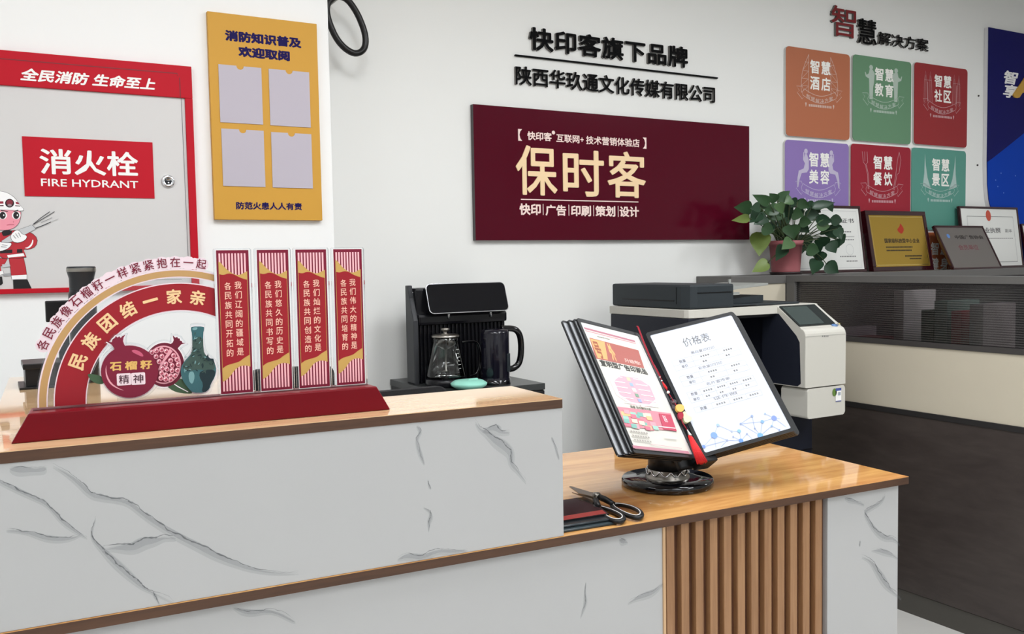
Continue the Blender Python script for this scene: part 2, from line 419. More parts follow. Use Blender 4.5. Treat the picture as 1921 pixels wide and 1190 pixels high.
outl(GY, [(15, 582), (110, 520), (215, 455), (340, 410), (380, 452), (250, 520), (130, 585), (40, 608)], 4, 0)
for a in ([(120, 505), (170, 465), (205, 470), (235, 510), (290, 525), (270, 570), (200, 600), (140, 590), (115, 550)], [(-20, 590), (60, 600), (130, 600), (100, 650), (40, 680), (-20, 690)]): outl(WH, a, 4, 1)
fp(GY, [(20, 830), (100, 820), (110, 850), (30, 862)], 0); fp((160, 160, 162), [(30, 930), (110, 920), (115, 950), (40, 952)], 0)
def fl(pts, w, col=(60, 60, 64)):
    lay[0] += .00006; ff.use(mat('ink_%d_%d_%d' % col, col, 0.45)); ff.ribbon(PIER, fpx(pts), w, lay[0])
fl([(355, 400), (440, 330), (530, 268)], .002); fl([(355, 404), (480, 330), (580, 268)], .002); fl([(375, 445), (450, 418), (540, 378)], .0024); fl([(435, 385), (555, 332)], .0014, (130, 130, 132)); fl([(545, 372), (620, 345)], .0012, (170, 170, 172))
for q in (((140, 520), (170, 555)), ((165, 500), (195, 545)), ((195, 492), (220, 535)), ((20, 620), (80, 628)), ((10, 640), (70, 645))): fl(q, .0012)
ff.build('firefighter_print', None, door)

# ------------------------------------------------------------------ yellow leaflet rack on the pier
M_YEL = mat('rack_yellow', (203, 152, 58), 0.55, spec=.3); M_NAVY = mat('navy_ink', (24, 14, 78), 0.6, spec=.15); M_POCK = mat('pocket_grey', (184, 177, 188), 0.4, spec=.3)
a = PIER.px(403, 411, .02); c = PIER.px(605, 413.7, .02); zt = PIER.px(390, 55, .02)[1] + .06
rk = thing('leaflet_rack', ((a[0] + c[0]) / 2, PY, a[1]), 'yellow leaflet rack with four empty pockets on the pier', 'rack')
bd = B().use(M_YEL).box(PIER, a[0], c[0], c[1], zt, 0, .02, .0012).build('board', None, rk)
b = B(); b.text(PIER, '消防知识普及', bbox(PIER, (421.5, 55.5), (565.7, 91), .02), .0204, bold=.055); b.text(PIER, '欢迎取阅', bbox(PIER, (446.6, 86), (544, 115.5), .02), .0204, bold=.055)
b.text(PIER, '防范火患人人有责', bbox(PIER, (442.7, 378.7), (566.8, 394.7), .02), .0204, bold=.036)
b.build('lettering', M_NAVY, bd)
for tl, br in (((409.5, 120.3), (493.6, 234)), ((503.9, 129), (583, 239.6)), ((415, 241), (498, 351)), ((508.4, 247.7), (587, 353.8))):
    x0, x1, y0, y1 = bbox(PIER, tl, br, .022); xm = (x0 + x1) / 2
    pts = [(x0, y0), (x1, y0), (x1, y1)] + [(xm + .0125 * math.cos(math.radians(t)), y1 - .0125 * math.sin(math.radians(t))) for t in range(0, 181, 20)] + [(x0, y1)]
    B().prism(PIER, pts, .0202, .0225).build('pocket', M_POCK, rk)

# ------------------------------------------------------------------ raised black lettering on the back wall
M_LET = mat('black_letter', (7, 7, 8), 0.6, spec=.08)
M_LSHEEN = mat('letter_side_sheen', (104, 101, 98), 0.25)  # reflections on the black letters' sides, put in as a lighter grey
def letter(ch, bx, depth, m, bold, t, label=None):
    b = B().use(M_LSHEEN); b.use(m); b.side = 0; b.text(WALL, ch, bx, 0, depth, bold); return b.build('character', None, t, label)
def word_thing(name, words, label, boxes, depth, m, bold, cat='lettering', shear=0):
    xs = [q for bx in boxes for q in bx[:2]]; z = min(bx[2] for bx in boxes)
    t = thing(name, ((min(xs) + max(xs)) / 2, WY, z), label, cat)
    for ch, bx in zip(words, boxes): letter(ch, bx, depth, m, bold, t)
    return t
def split(bx, s, gap=0.1):
    n = len(s); w = (bx[1] - bx[0]) / (n - gap)
    return [(bx[0] + i * w, bx[0] + (i + 1 - gap) * w, bx[2], bx[3]) for i in range(n)]
def natural(bx, s, keep=('下', '一', '司', '公')):
    """each letter keeps its own shape inside its cell of the line"""
    out = []
    ref = glyph_mesh('国'); h = ref[5] - ref[4]; b0 = ref[4]; a0 = ref[2]; aw = ref[3] - ref[2]
    for ch, c in zip(s, split(bx, s)):
        g = glyph_mesh(ch); sx = (c[1] - c[0]) / aw; sy = (c[3] - c[2]) / h
        out.append((c[0] + (g[2] - a0) * sx * .95, c[0] + (g[3] - a0) * sx * .95, c[2] + (g[4] - b0) * sy, c[2] + (g[5] - b0) * sy))
    return out
s = '快印客旗下品牌'; bx = bbox(WALL, (995.5, 52), (1291, 128), .013)
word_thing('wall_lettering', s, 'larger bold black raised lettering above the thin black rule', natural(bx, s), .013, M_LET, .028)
s = '陕西华玖通文化传媒有限公司'; bx = bbox(WALL, (967.5, 124.5), (1343.5, 194), .012)
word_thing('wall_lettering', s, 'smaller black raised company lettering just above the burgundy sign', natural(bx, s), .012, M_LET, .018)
a = WALL.px(967.2, 103, .012); c = WALL.px(1347.3, 145.7, .012)
tag(recenter(B().box(WALL, a[0], c[0], a[1] - .004, a[1] + .003, 0, .012, .001).build('rule_strip', M_LET)), 'thin black rule between the two lines of wall lettering', 'strip')

# ------------------------------------------------------------------ burgundy sign
M_BURG = mat('sign_burgundy', (80, 9, 29), 0.16, spec=0.18); M_EDGE = mat('sign_edge', (70, 66, 68), 0.4); M_GOLD = mat('sign_cream', (247, 216, 172), 0.45); M_PINKW = mat('sign_pale', (246, 222, 214), 0.5)
x0, x1, y0, y1 = bbox(WALL, (887.5, 195.3), (1406, 449.6), .025)
sg = thing('shop_sign', ((x0 + x1) / 2, WY, y0), 'large burgundy shop sign with cream lettering on the back wall', 'sign')
pn = B().use(M_EDGE).box(WALL, x0, x1, y0, y1, 0, .023).use(M_BURG).box(WALL, x0, x1, y0, y1, .023, .025).build('panel', None, sg)
def SB(x0, y0, x1, y1): return bbox(WALL, (860 + x0 / 3.312, 180 + y0 / 3.312), (860 + x1 / 3.312, 180 + y1 / 3.312), .025)
b = B()
b.text(WALL, '【', SB(370, 205, 396, 280), .0254); b.text(WALL, '】', SB(1145, 258, 1168, 329), .0254)
b.text(WALL, '快印客', SB(427, 219, 580, 283), .0254, bold=.03); b.text(WALL, '互联网', SB(607, 236, 752, 296), .0254, bold=.022); b.text(WALL, '+', SB(757, 258, 778, 286), .0254, bold=.02)
b.text(WALL, '技术营销体验店', SB(792, 247, 1125, 320), .0254, bold=.022)
c = SB(580, 218, 600, 238); b.poly(WALL, circle((c[0] + c[1]) / 2, (c[2] + c[3]) / 2, .0085), .0254)
b.build('tagline_lettering', M_PINKW, pn)
b = B(); g = SB(352, 305, 1160, 637); bs = [SB(352, 303, 613, 622), SB(645, 330, 903, 630), SB(922, 340, 1162, 637)]
for ch, bx in zip('保时客', bs): b.text(WALL, ch, bx, .0254, .004, bold=.014)
b.build('name_lettering', M_GOLD, pn)
b = B(); p = [SB(388, 643, 1118, 667)]; q0 = WALL.px(860 + 388 / 3.312, 180 + 643 / 3.312, .0254); q1 = WALL.px(860 + 1118 / 3.312, 180 + 664 / 3.312, .0254)
b.ribbon(WALL, [q0, (q1[0], q0[1])], .0045, .0254)
for st, (xa, ya, xb, yb) in (('快印', (378, 668, 512, 742)), ('广告', (540, 676, 670, 746)), ('印刷', (698, 680, 824, 749)), ('策划', (850, 682, 975, 751)), ('设计', (1000, 686, 1122, 753))): b.text(WALL, st, SB(xa, ya, xb, yb), .0254, bold=.035)
for xa, ya in ((524, 672), (684, 677), (838, 680), (990, 684)):
    c = SB(xa, ya, xa + 4, ya + 68); b.ribbon(WALL, [((c[0] + c[1]) / 2, c[2]), ((c[0] + c[1]) / 2, c[3])], .0035, .0254)
b.build('service_lettering', M_PINKW, pn)
# ------------------------------------------------------------------ coloured solution tiles
def tile_art(b, e, W, H, kind, h):
    """line emblem either side of the words; e maps (u, v) inside the tile to the plane"""
    def line(pts, w=.0028, sm=0):
        q = smooth(pts, sm, False) if sm else pts
        for mir in (0, 1):
            b.ribbon(WALL, [e(1.03 - u if mir else u, v) for u, v in q], w, h)
    def shape(pts, sm=1):
        for mir in (0, 1): b.poly(WALL, [e(1.03 - u if mir else u, v) for u, v in (smooth(pts, sm) if sm else pts)], h)
    if kind == 'towers':
        line([(.345, .06), (.335, .50)]); line([(.345, .06), (.30, .14), (.24, .27), (.225, .42), (.23, .50)], sm=1)
        for v, u in ((.15, .285), (.25, .25), (.34, .235), (.42, .228)): line([(u, v), (.34, v)], .002)
        line([(.25, .25), (.34, .15)], .0018); line([(.235, .34), (.34, .25)], .0018); line([(.23, .42), (.34, .34)], .0018); line([(.23, .50), (.34, .42)], .0018)
    elif kind == 'people':
        shape(circle(.30, .125, .032, .028, 14), 0)
        shape([(.275, .15), (.325, .15), (.36, .19), (.35, .30), (.335, .36), (.33, .50), (.275, .50), (.27, .36), (.265, .26), (.21, .24), (.195, .19), (.205, .185), (.225, .22), (.26, .20)], 0)
    elif kind == 'spires':
        for u in (.20, .29):
            line([(u - .02, .20), (u, .09), (u + .02, .20), (u + .035, .48)], .0022); line([(u - .02, .20), (u - .025, .48)], .0022); line([(u, .14), (u, .46)], .0016)
        line([(.18, .20), (.31, .20)], .002); line([(.24, .22), (.245, .46)], .004)
    elif kind == 'ladies':
        shape(circle(.315, .11, .028, .028, 14), 0)
        shape([(.30, .14), (.33, .14), (.36, .20), (.36, .30), (.33, .335), (.25, .345), (.215, .42), (.20, .49), (.18, .50), (.185, .40), (.205, .32), (.28, .295), (.30, .24), (.27, .20), (.275, .12), (.285, .12), (.29, .18)], 0)
    elif kind == 'cutlery':
        q = [[(.18, .08), (.20, .20), (.235, .23), (.27, .20), (.26, .08)], [(.22, .08), (.225, .19)], [(.235, .23), (.27, .34), (.28, .50)], [(.25, .23), (.285, .34), (.295, .50)]]
        for s_ in q: b.ribbon(WALL, [e(u, v) for u, v in s_], .003, h)
        for s_ in ([(.80, .06), (.83, .15), (.80, .30), (.765, .32), (.72, .50)], [(.80, .06), (.77, .16), (.745, .32), (.70, .50)]): b.ribbon(WALL, [e(u, v) for u, v in s_], .003, h)
    elif kind == 'peaks':
        shape([(.235, .06), (.25, .20), (.285, .36), (.35, .50), (.20, .46), (.225, .30)], 0)
    # ribbon banner
    up = [(.27 + .49 * k / 12, .455 + .065 * math.sin(math.pi * k / 12)) for k in range(13)]; lo = [(.255 + .52 * k / 12, .53 + .072 * math.sin(math.pi * k / 12)) for k in range(13)]
    b.ribbon(WALL, [e(*q) for q in up], .0026, h); b.ribbon(WALL, [e(*q) for q in lo], .0026, h)
    line([(.27, .455), (.245, .495), (.255, .53)], .0026); line([(.245, .43), (.155, .435), (.20, .48), (.165, .505), (.245, .575), (.26, .55)], .0026); line([(.245, .43), (.255, .455)], .0026)
def tile(tl, br, col, word, kind, label, row):
    x0, x1, y0, y1 = bbox(WALL, tl, br, .016); W, H = x1 - x0, y1 - y0
    t = thing('wall_tile', ((x0 + x1) / 2, WY, y0), label, 'wall tile', 'rounded solution tiles on the wall')
    pn = B().use(mat('tile_edge', (205, 203, 200), 0.5)).prism(WALL, rrect(x0, x1, y0, y1, .022), 0, .013).use(mat('tile_%d_%d_%d' % col, col, 0.5)).prism(WALL, rrect(x0, x1, y0, y1, .022), .013, .016).build('panel', None, t)
    e = lambda u, v: (x0 + u * W, y1 - v * H)
    def bb(u0, v0, u1, v1): a, c = e(u0, v0), e(u1, v1); return (a[0], c[0], c[1], a[1])
    b = B(); h = .0164
    for i, ch in enumerate(word):
        u0 = .365 + .175 * (i % 2); v0 = .115 + .185 * (i // 2); b.text(WALL, ch, bb(u0, v0, u0 + .145, v0 + .155), h, bold=.026)
    b.build('word_lettering', mat('tile_white', (242, 240, 234), 0.5), pn)
    pale = tuple(int(c * .38 + 225 * .62) for c in col)
    b = B(); tile_art(b, e, W, H, kind, h)
    for i, ch in enumerate('智慧解决方案'):
        u = .335 + .072 * i; v = .512 + .066 * math.sin(math.pi * (u - .27) / .49); a = -.75 * math.cos(math.pi * (u - .27) / .49) * .30
        f2 = WALL.sub(*e(u, v), a, h); b.text(f2, ch, (-.031 * W, .031 * W, -.026 * H, .026 * H), 0, bold=.01)
    for u in (.30, .735): b.poly(WALL, [e(u - .012, .622), e(u, .66), e(u + .012, .622), e(u + .009, .607), e(u - .009, .607)][::-1], h)
    for k in range(13): b.poly(WALL, [e(.345 + .028 * k, .65), e(.366 + .028 * k, .65), e(.366 + .028 * k, .622), e(.345 + .028 * k, .622)], h)
    b.build('emblem', mat('tile_pale_%d_%d_%d' % col, pale, 0.5), pn)
Q = lambda x, y: (1440 + x / 3.4, 50 + y / 3.4)
tile(Q(118, 122), Q(523, 725), (178, 106, 74), '智慧酒店', 'towers', 'terracotta wall tile reading 智慧酒店, top of its column above the purple tile', 0)
tile(Q(545, 175), Q(913, 752), (100, 140, 108), '智慧教育', 'people', 'sage green wall tile reading 智慧教育 with two standing figures', 0)
tile(Q(938, 225), Q(1270, 773), (146, 40, 44), '智慧社区', 'spires', 'brick red wall tile reading 智慧社区 between twin spires', 0)
tile(Q(112, 720), (1591.6, 440), (140, 116, 178), '智慧美容', 'ladies', 'purple wall tile reading 智慧美容, partly behind the potted plant', 1)
tile(Q(532, 745), (1707, 438), (150, 28, 46), '智慧餐饮', 'cutlery', 'crimson wall tile reading 智慧餐饮 between a fork and a knife', 1)
tile(Q(920, 770), (1810.5, 431.5), (86, 146, 132), '智慧景区', 'peaks', 'teal wall tile reading 智慧景区 under the brick red tile', 1)
tile((1708.5, 436), (1808, 590), (176, 96, 58), '智慧健身', 'towers', 'orange wall tile mostly hidden behind the leaning award frames', 2)
# heading over the tiles
bx = bbox(WALL, (1649.4, 60), (1742, 97), .014); s = '解决方案'
t = thing('wall_lettering', ((bx[0] + bx[1]) / 2, WY, bx[2]), 'mixed size raised heading letters above the coloured tiles', 'lettering')
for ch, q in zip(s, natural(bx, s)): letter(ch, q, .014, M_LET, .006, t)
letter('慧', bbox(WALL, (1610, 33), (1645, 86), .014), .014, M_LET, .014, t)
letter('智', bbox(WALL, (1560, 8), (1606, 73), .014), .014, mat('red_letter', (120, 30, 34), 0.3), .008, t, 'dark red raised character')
# two bare screws in the wall
for X, Y, l in ((1835, 180, 'upper small screw in bare wall beside the brick red tile'), (1833, 310, 'lower small screw in bare wall beside the teal tile')):
    q = WALL.px(X, Y); tag(recenter(B().lathe([(.0055, 0), (.0055, .004), (.004, .007), (0, .0075)], WALL.p(q[0], q[1], 0), 10, WALL.ez).build('wall_screw', mat('old_screw', (60, 56, 54), .5, metal=.6))), l, 'screw')

# ------------------------------------------------------------------ blue display board
M_BLUE = mat('board_navy', (18, 18, 88), 0.55, spec=.12); M_ROYAL = mat('board_royal', (6, 60, 168), 0.6, spec=.12)
bp = [WALL.px(*q, .03) for q in ((1854.8, 30), (1854.8, 56), (1853.5, 180), (1851.8, 303), (1852.3, 345), (1855, 375), (1861, 400), (1872, 440))]
tb = WALL.px(1882, 56, .03); tb2 = WALL.px(1921, 62.6, .03); sl = (tb2[1] - tb[1]) / (tb2[0] - tb[0])
xe = 6.6
pts = [(bp[1][0], tb[1])] + bp[1:] + [(bp[-1][0] + .25, bp[-1][1] - .25), (xe, bp[-1][1] - .25), (xe, tb[1])]
bb_ = thing('display_board', (6.0, WY, bp[-1][1] - .25), 'deep blue display board with a curved lower corner', 'board')
pn = B().use(mat('board_edge', (216, 214, 216), .5)).prism(WALL, pts, .0015, .026).use(M_BLUE).prism(WALL, pts, .026, .03).build('panel', None, bb_)
wv = [WALL.px(*q, .03) for q in ((1852.2, 304), (1862, 297), (1880, 283), (1900, 267), (1921, 250))]
wl = wv + [(xe, wv[-1][1] + .25), (xe, bp[-1][1] - .245), (bp[-1][0] + .255, bp[-1][1] - .245)] + bp[:3:-1] + [wv[0]]
B().poly(WALL, wl[:-1], .0304).build('blue_wave', M_ROYAL, pn)
q0 = WALL.px(1896, 158, .03)
f2 = WALL.sub(q0[0], q0[1], 0, .0306)
b = B(); c = bbox(WALL, (1882, 131), (1911, 186), .0306); b.text(WALL, '智\n享', c, .0306, bold=.03, shear=.2); b.build('lettering', M_WHITE, pn)
c = bbox(WALL, (1899, 136), (1946, 189), .0306); B().text(WALL, 'A', c, .0306, .006, bold=.06, shear=.15).build('letter', mat('board_gold', (196, 152, 62), .4), pn)
b = B()
for X, Y in ((1868, 338), (1872, 350), (1883, 362), (1905, 330), (1878, 325)): p = WALL.px(X, Y, .031); b.poly(WALL, circle(p[0], p[1], .004, n=8), .0308)
b.build('dot_print', mat('pale_blue', (120, 160, 220), .5), pn)

# ------------------------------------------------------------------ grey cubicle partition
M_RAIL = mat('partition_rail', (98, 96, 94), 0.45); M_RAILD = mat('partition_rail_dark', (66, 63, 62), 0.45)
M_BEIGE = mat('partition_beige', (200, 191, 172), 0.7, var=0.03); M_DWOOD = wood('dark_walnut', (50, 42, 40), (74, 66, 62), 0.4, 0.0, (2.0, 1.2, 5.0), contrast=(.2, .75))
YL = 3.25; XP = on_y(1475, 560, YL).x; ZL = on_y(1503, 515, YL).z
XLE = on_y(1372, 520, YL).x
ra = Fr((0, YL, 0), XA, ZA)
zt = lambda X, Y: on_x(X, Y, XP).z
pa = thing('cubicle_partition', ((XLE + 6.2) / 2, YL + .12, FZ), 'long grey capped partition ledge along the wall under the award frames', 'partition')
B().box(ra, XLE, 6.4, ZL - .042, ZL, -(WY - YL) + .001, .0, .003).build('cap', M_RAIL, pa)
B().box(ra, XLE + .005, XP, FZ, ZL - .042, -.05, -.006).build('panel', M_BEIGE, pa)
B().box(ra, XP, 6.4, FZ, ZL - .042, -.05, -.006).build('inner_panel', mat('inner_panel', (58, 54, 56), .6), pa)
FB_ = Fr((XP, 0, 0), -YA, ZA)
pb = thing('cubicle_partition', (XP, 2.2, FZ), 'grey partition wing with ribbed glass, beige band and dark wood base', 'partition')
TT = .045
z1 = zt(1475, 517); zg1 = zt(1490, 529); zg0 = zt(1594, 632); zr0 = zt(1594, 641); zp0 = zt(1586, 754); zp1 = zt(1586, 769)
xa, xb = -YL + .0, -0.35
bt = B(); bt.box(FB_, xa, xb, zg1, z1, -TT, 0, .002); bt.build('top_rail', M_RAIL, pb)
bt = B(); bt.box(FB_, xa, xa + .052, FZ, zg1, -TT, 0, .002); bt.build('corner_post', M_RAIL, pb)
B().box(FB_, xa + .052, xb, zr0, zg0, -TT, 0, .002).build('glass_rail', M_RAILD, pb)
B().box(FB_, xa + .052, xb, zp1, zr0, -TT + .01, -.006).build('beige_panel', M_BEIGE, pb)
B().box(FB_, xa + .052, xb, zp0 - .02, zp0 + .004, -TT, .0, .002).build('middle_rail', mat('rail_black', (44, 42, 42), .45), pb)
zk_ = on_x(1730, 1120, XP).z
B().box(FB_, xa + .052, xb, zk_, zp0 - .02, -TT + .01, -.004).build('wood_panel', M_DWOOD, pb)
B().box(FB_, xa + .052, xb, FZ, zk_ - .004, -TT + .01, -.010).build('plinth', mat('plinth_grey', (78, 75, 70), .5), pb)
gb = B(); n = 26; prof = []
for k in range(n * 4 + 1):
    z = zg0 + (zg1 - zg0) * k / (n * 4); prof.append((z, .0055 * abs(math.sin(math.pi * k / 4))))
ga = [gb.bm.verts.new(FB_.p(xa + .052, z, -.02 + o)) for z, o in prof]; gc = [gb.bm.verts.new(FB_.p(xb, z, -.02 + o)) for z, o in prof]
for i in range(len(prof) - 1):
    f = gb.bm.faces.new((ga[i], gc[i], gc[i + 1], ga[i + 1])); f.smooth = True
gb.build('ribbed_glass', clear('ribbed_glass', (128, 124, 126), 0.10, 0.2), pb)
# things on the desk behind the ribbed glass
dk = thing('desk', (4.2, 2.2, FZ), 'dark desk seen dimly through the ribbed glass', 'desk')
B().box(Fr((0, 0, 0), XA, YA), XP + .06, 4.6, 1.2, 3.18, .70, .735).build('desktop', mat('desk_dark', (52, 48, 50), .5), dk)
for x, y in ((XP + .10, 1.3), (4.5, 1.3), (XP + .10, 3.1), (4.5, 3.1)): B().box(Fr((0, 0, 0), XA, YA), x - .02, x + .02, y - .02, y + .02, FZ, .70).build('leg', M_DARK, dk)
def folder(x, y, w, hgt, d, col, label):
    t = thing('file_folder', (x, y, .735), label, 'folder', 'folders behind the ribbed glass'); fr = Fr((x, y, .735), -YA, ZA)
    B().box(fr, -w / 2, w / 2, 0, hgt, -d / 2, d / 2, .002).build('cover', mat('folder_%d_%d_%d' % col, col, .5), t)
    B().box(fr, -w / 2 + .004, w / 2 - .004, .004, hgt - .004, -d / 2 - .001, -d / 2 + .01).build('pages', mat('paper_edge', (226, 222, 214), .8), t)
for X, w, hg, col, l in ((1716, .05, .38, (225, 222, 220), 'white file folder standing behind the ribbed glass'), (1770, .06, .30, (60, 96, 84), 'dark green file folder behind the ribbed glass'), (1795, .06, .34, (120, 150, 140), 'grey green file folder behind the ribbed glass'),
                         (1824, .045, .30, (170, 44, 60), 'red file folder behind the ribbed glass'), (1862, .06, .33, (160, 152, 152), 'grey file folder behind the ribbed glass'), (1640, .13, .16, (120, 60, 66), 'low maroon file folder box behind the ribbed glass'), (1607, .05, .2, (150, 140, 146), 'short pale file folder behind the ribbed glass')):
    q = on_x(X, 620, XP + .14); folder(XP + .14, q.y, w, hg, .22 if w < .1 else .12, col, l)

# ------------------------------------------------------------------ framed awards leaning on the ledge
M_FR = mat('frame_maroon', (48, 14, 20), 0.18, coat=0.4); M_PAPER = mat('certificate_paper', (226, 226, 222), 0.6); M_INKG = mat('ink_grey', (96, 94, 96), .6); M_INKD = mat('ink_dark', (44, 38, 36), .6)
def award(name, bl, br_x, tl, y, border, insert, label, thick=.018):
    """bottom corners on the ledge at depth y, leaning so its top left meets the sight line through tl"""
    a = on_y(bl[0], bl[1], y); c = on_y(br_x, bl[1], y)
    tp = on_x(tl[0], tl[1], a.x); dy, dz = tp.y - y, tp.z - ZL
    lim = (WY - .05 - y)
    if dy > lim: dy = lim
    L = math.hypot(dy, dz); fr = Fr((a.x, y, ZL), XA, Vector((0, dy, dz)))
    W = c.x - a.x
    t = thing(name, ((a.x + c.x) / 2, y, ZL), label, 'framed award', 'framed awards along the ledge')
    b = B()
    for q in ((0, W, 0, border), (0, W, L - border, L), (0, border, border, L - border), (W - border, W, border, L - border)): b.box(fr, *q, -thick, 0, .003)
    b.build('frame', M_FR, t)
    ins = B().box(fr, border, W - border, border, L - border, -thick + .002, -.004).build('certificate' if insert is M_PAPER else 'plate', insert, t)
    return t, ins, fr, W, L, border
# certificate half hidden by the plant
t, ins, fr, W, L, bd_ = award('framed_certificate', (1485, 509), 1627, (1463, 384), 3.40, .016, M_PAPER, 'framed white certificate half hidden by the potted plant')
z = -.0036
def rel(u0, v0, u1, v1): return (W * u0, W * u1, L * (1 - v1), L * (1 - v0))
b = B(); q = rel(.80, .10, .93, .24)
b.text(fr, '荣誉证书', rel(.52, .19, .90, .26), z, bold=.01)
for v in (.46, .47): b.ribbon(fr, [(W * .5, L * (1 - v)), (W * .88, L * (1 - v))], .0012, z)
for v, u0, u1 in ((.40, .74, .86), (.52, .7, .88), (.77, .66, .9), (.84, .74, .9)):
    for k in range(int((u1 - u0) / .022)): b.box(fr, W * (u0 + .022 * k), W * (u0 + .022 * k + .014), L * (1 - v), L * (1 - v) + .006, z - .0002, z)
b.build('print', M_INKG, ins)
b = B(); r = rel(.1, .08, .94, .93); b.ribbon(fr, [(r[0], r[2]), (r[1], r[2]), (r[1], r[3]), (r[0], r[3]), (r[0], r[2])], .002, z); b.ribbon(fr, [(W * .8 + .03 * math.cos(a * .4), L * .34 + .03 * math.sin(a * .4)) for a in range(17)], .002, z); b.build('border_print', mat('ink_pale', (190, 190, 190), .6), ins)
# gold plate
t, ins, fr, W, L, bd_ = award('framed_plaque', (1640, 509.5), 1753, (1612.4, 395.3), 3.385, .026, mat('brass_plate', (186, 152, 66), .28, metal=.75), 'award plaque with a brass plate and red flame in a maroon frame', .034)
z = -.0036
b = B(); b.text(fr, '国家级科技型中小企业', rel(.25, .46, .83, .535), z, bold=.02); b.build('lettering', M_INKD, ins)
b = B()
for v, u0, u1 in ((.615, .26, .70), (.67, .26, .66), (.765, .55, .82), (.81, .62, .80)):
    k = 0
    while u0 + .022 * k < u1: b.poly(fr, [(W * (u0 + .022 * k), L * (1 - v)), (W * (u0 + .022 * k + .017), L * (1 - v)), (W * (u0 + .022 * k + .017), L * (1 - v) + .0075), (W * (u0 + .022 * k), L * (1 - v) + .0075)], z); k += 1
b.build('small_print', M_INKD, ins)
B().poly(fr, smooth([(W * u, L * (1 - v)) for u, v in ((.55, .20), (.585, .26), (.60, .31), (.575, .36), (.545, .385), (.51, .36), (.485, .32), (.50, .29), (.535, .26))], 1), z).build('flame_emblem', mat('flame_red', (168, 50, 30), .5), ins)
b = B(); g0, g1 = .035, .045
b.ribbon(fr, [(g0, g0), (W - g0, g0), (W - g0, L - g0), (g0, L - g0), (g0, g0)], .006, z); b.build('engraved_border', mat('brass_light', (220, 190, 110), .2, metal=.9), ins)
# pewter plate
t, ins, fr, W, L, bd_ = award('framed_plaque', (1790, 505), 1882, (1752, 422.8), 3.275, .013, mat('pewter_plate', (128, 122, 118), .3, metal=.5), 'grey metal award plaque leaning steeply before the certificate with red seal', .02)
b = B(); b.text(fr, '中国广告协会', rel(.32, .22, .90, .31), z, bold=.02); b.build('lettering', M_INKD, ins)
b = B(); b.text(fr, '会员单位', rel(.30, .44, .70, .56), z, bold=.02); b.build('red_lettering', mat('faded_red', (122, 76, 80), .5), ins)
B().poly(fr, circle(W * .2, L * .76, .014, n=16), z).build('round_emblem', mat('emblem_blue', (90, 130, 190), .5), ins)
# certificate with red seal
t, ins, fr, W, L, bd_ = award('framed_certificate', (1812, 503), 1922, (1788.4, 387.2), 3.40, .014, M_PAPER, 'framed certificate with a red seal at its top beside the blue board')
b = B(); r = rel(.12, .16, .9, .9); b.ribbon(fr, [(r[0], r[2]), (r[1], r[2]), (r[1], r[3]), (r[0], r[3]), (r[0], r[2])], .003, z)
b.text(fr, '营业执照', rel(.30, .34, .66, .43), z, bold=.015); b.text(fr, '副本', rel(.74, .36, .86, .42), z)
for k in range(12): b.poly(fr, [(W * (.45 + .035 * k), L * .48), (W * (.475 + .035 * k), L * .48), (W * (.475 + .035 * k), L * .49), (W * (.45 + .035 * k), L * .49)], z)
b.build('print', M_INKG, ins)
B().poly(fr, circle(W * .48, L * .855, .026, .034, 24), z + .0002).build('red_seal', mat('seal_red', (196, 84, 66), .5), ins)
t, ins, fr, W, L, bd_ = award('framed_certificate', (1932, 502), 2010, (1912, 420), 3.39, .012, M_PAPER, 'last framed certificate, cut by the edge beyond the one with the seal')

# ------------------------------------------------------------------ potted plant on the ledge
yp = 3.33
pc = on_y(1474, 514, yp); kx = (on_y(1502, 514, yp).x - on_y(1446, 514, yp).x) / 2 * .74
zt_ = on_y(1470, 452, yp).z
pl = thing('potted_plant', (pc.x, yp, ZL), 'trailing green houseplant in a dull pink pot on the ledge', 'plant')
H_ = zt_ - ZL
M_POT = mat('pot_pink', (158, 92, 96), .5, var=.12)
B().lathe([(0, .004), (kx * .86, .004), (kx * .88, .0), (kx * .9, .02), (kx * 1.04, H_ * .86), (kx * 1.10, H_ * .86), (kx * 1.12, H_), (kx * 1.03, H_), (kx * .98, H_ * .8), (0, H_ * .8)], (pc.x, yp, ZL), 36).build('pot', M_POT, pl)
B().lathe([(0, 0), (kx * .98, 0), (kx * 1.02, .012), (kx * .9, .012), (0, .008)], (pc.x, yp, ZL + .0005), 30).build('saucer', mat('saucer', (40, 26, 28), .5), pl)
B().lathe([(0, 0), (kx * .97, 0)], (pc.x, yp, ZL + H_ * .8 + .002), 24).build('soil', mat('soil', (36, 28, 22), .9), pl)
M_LEAF = [mat('leaf_a', (54, 82, 52), .35, var=.25), mat('leaf_b', (36, 62, 42), .35, var=.25), mat('leaf_c', (104, 122, 58), .4, var=.2), mat('leaf_d', (78, 106, 68), .35, var=.2)]
random.seed(4)
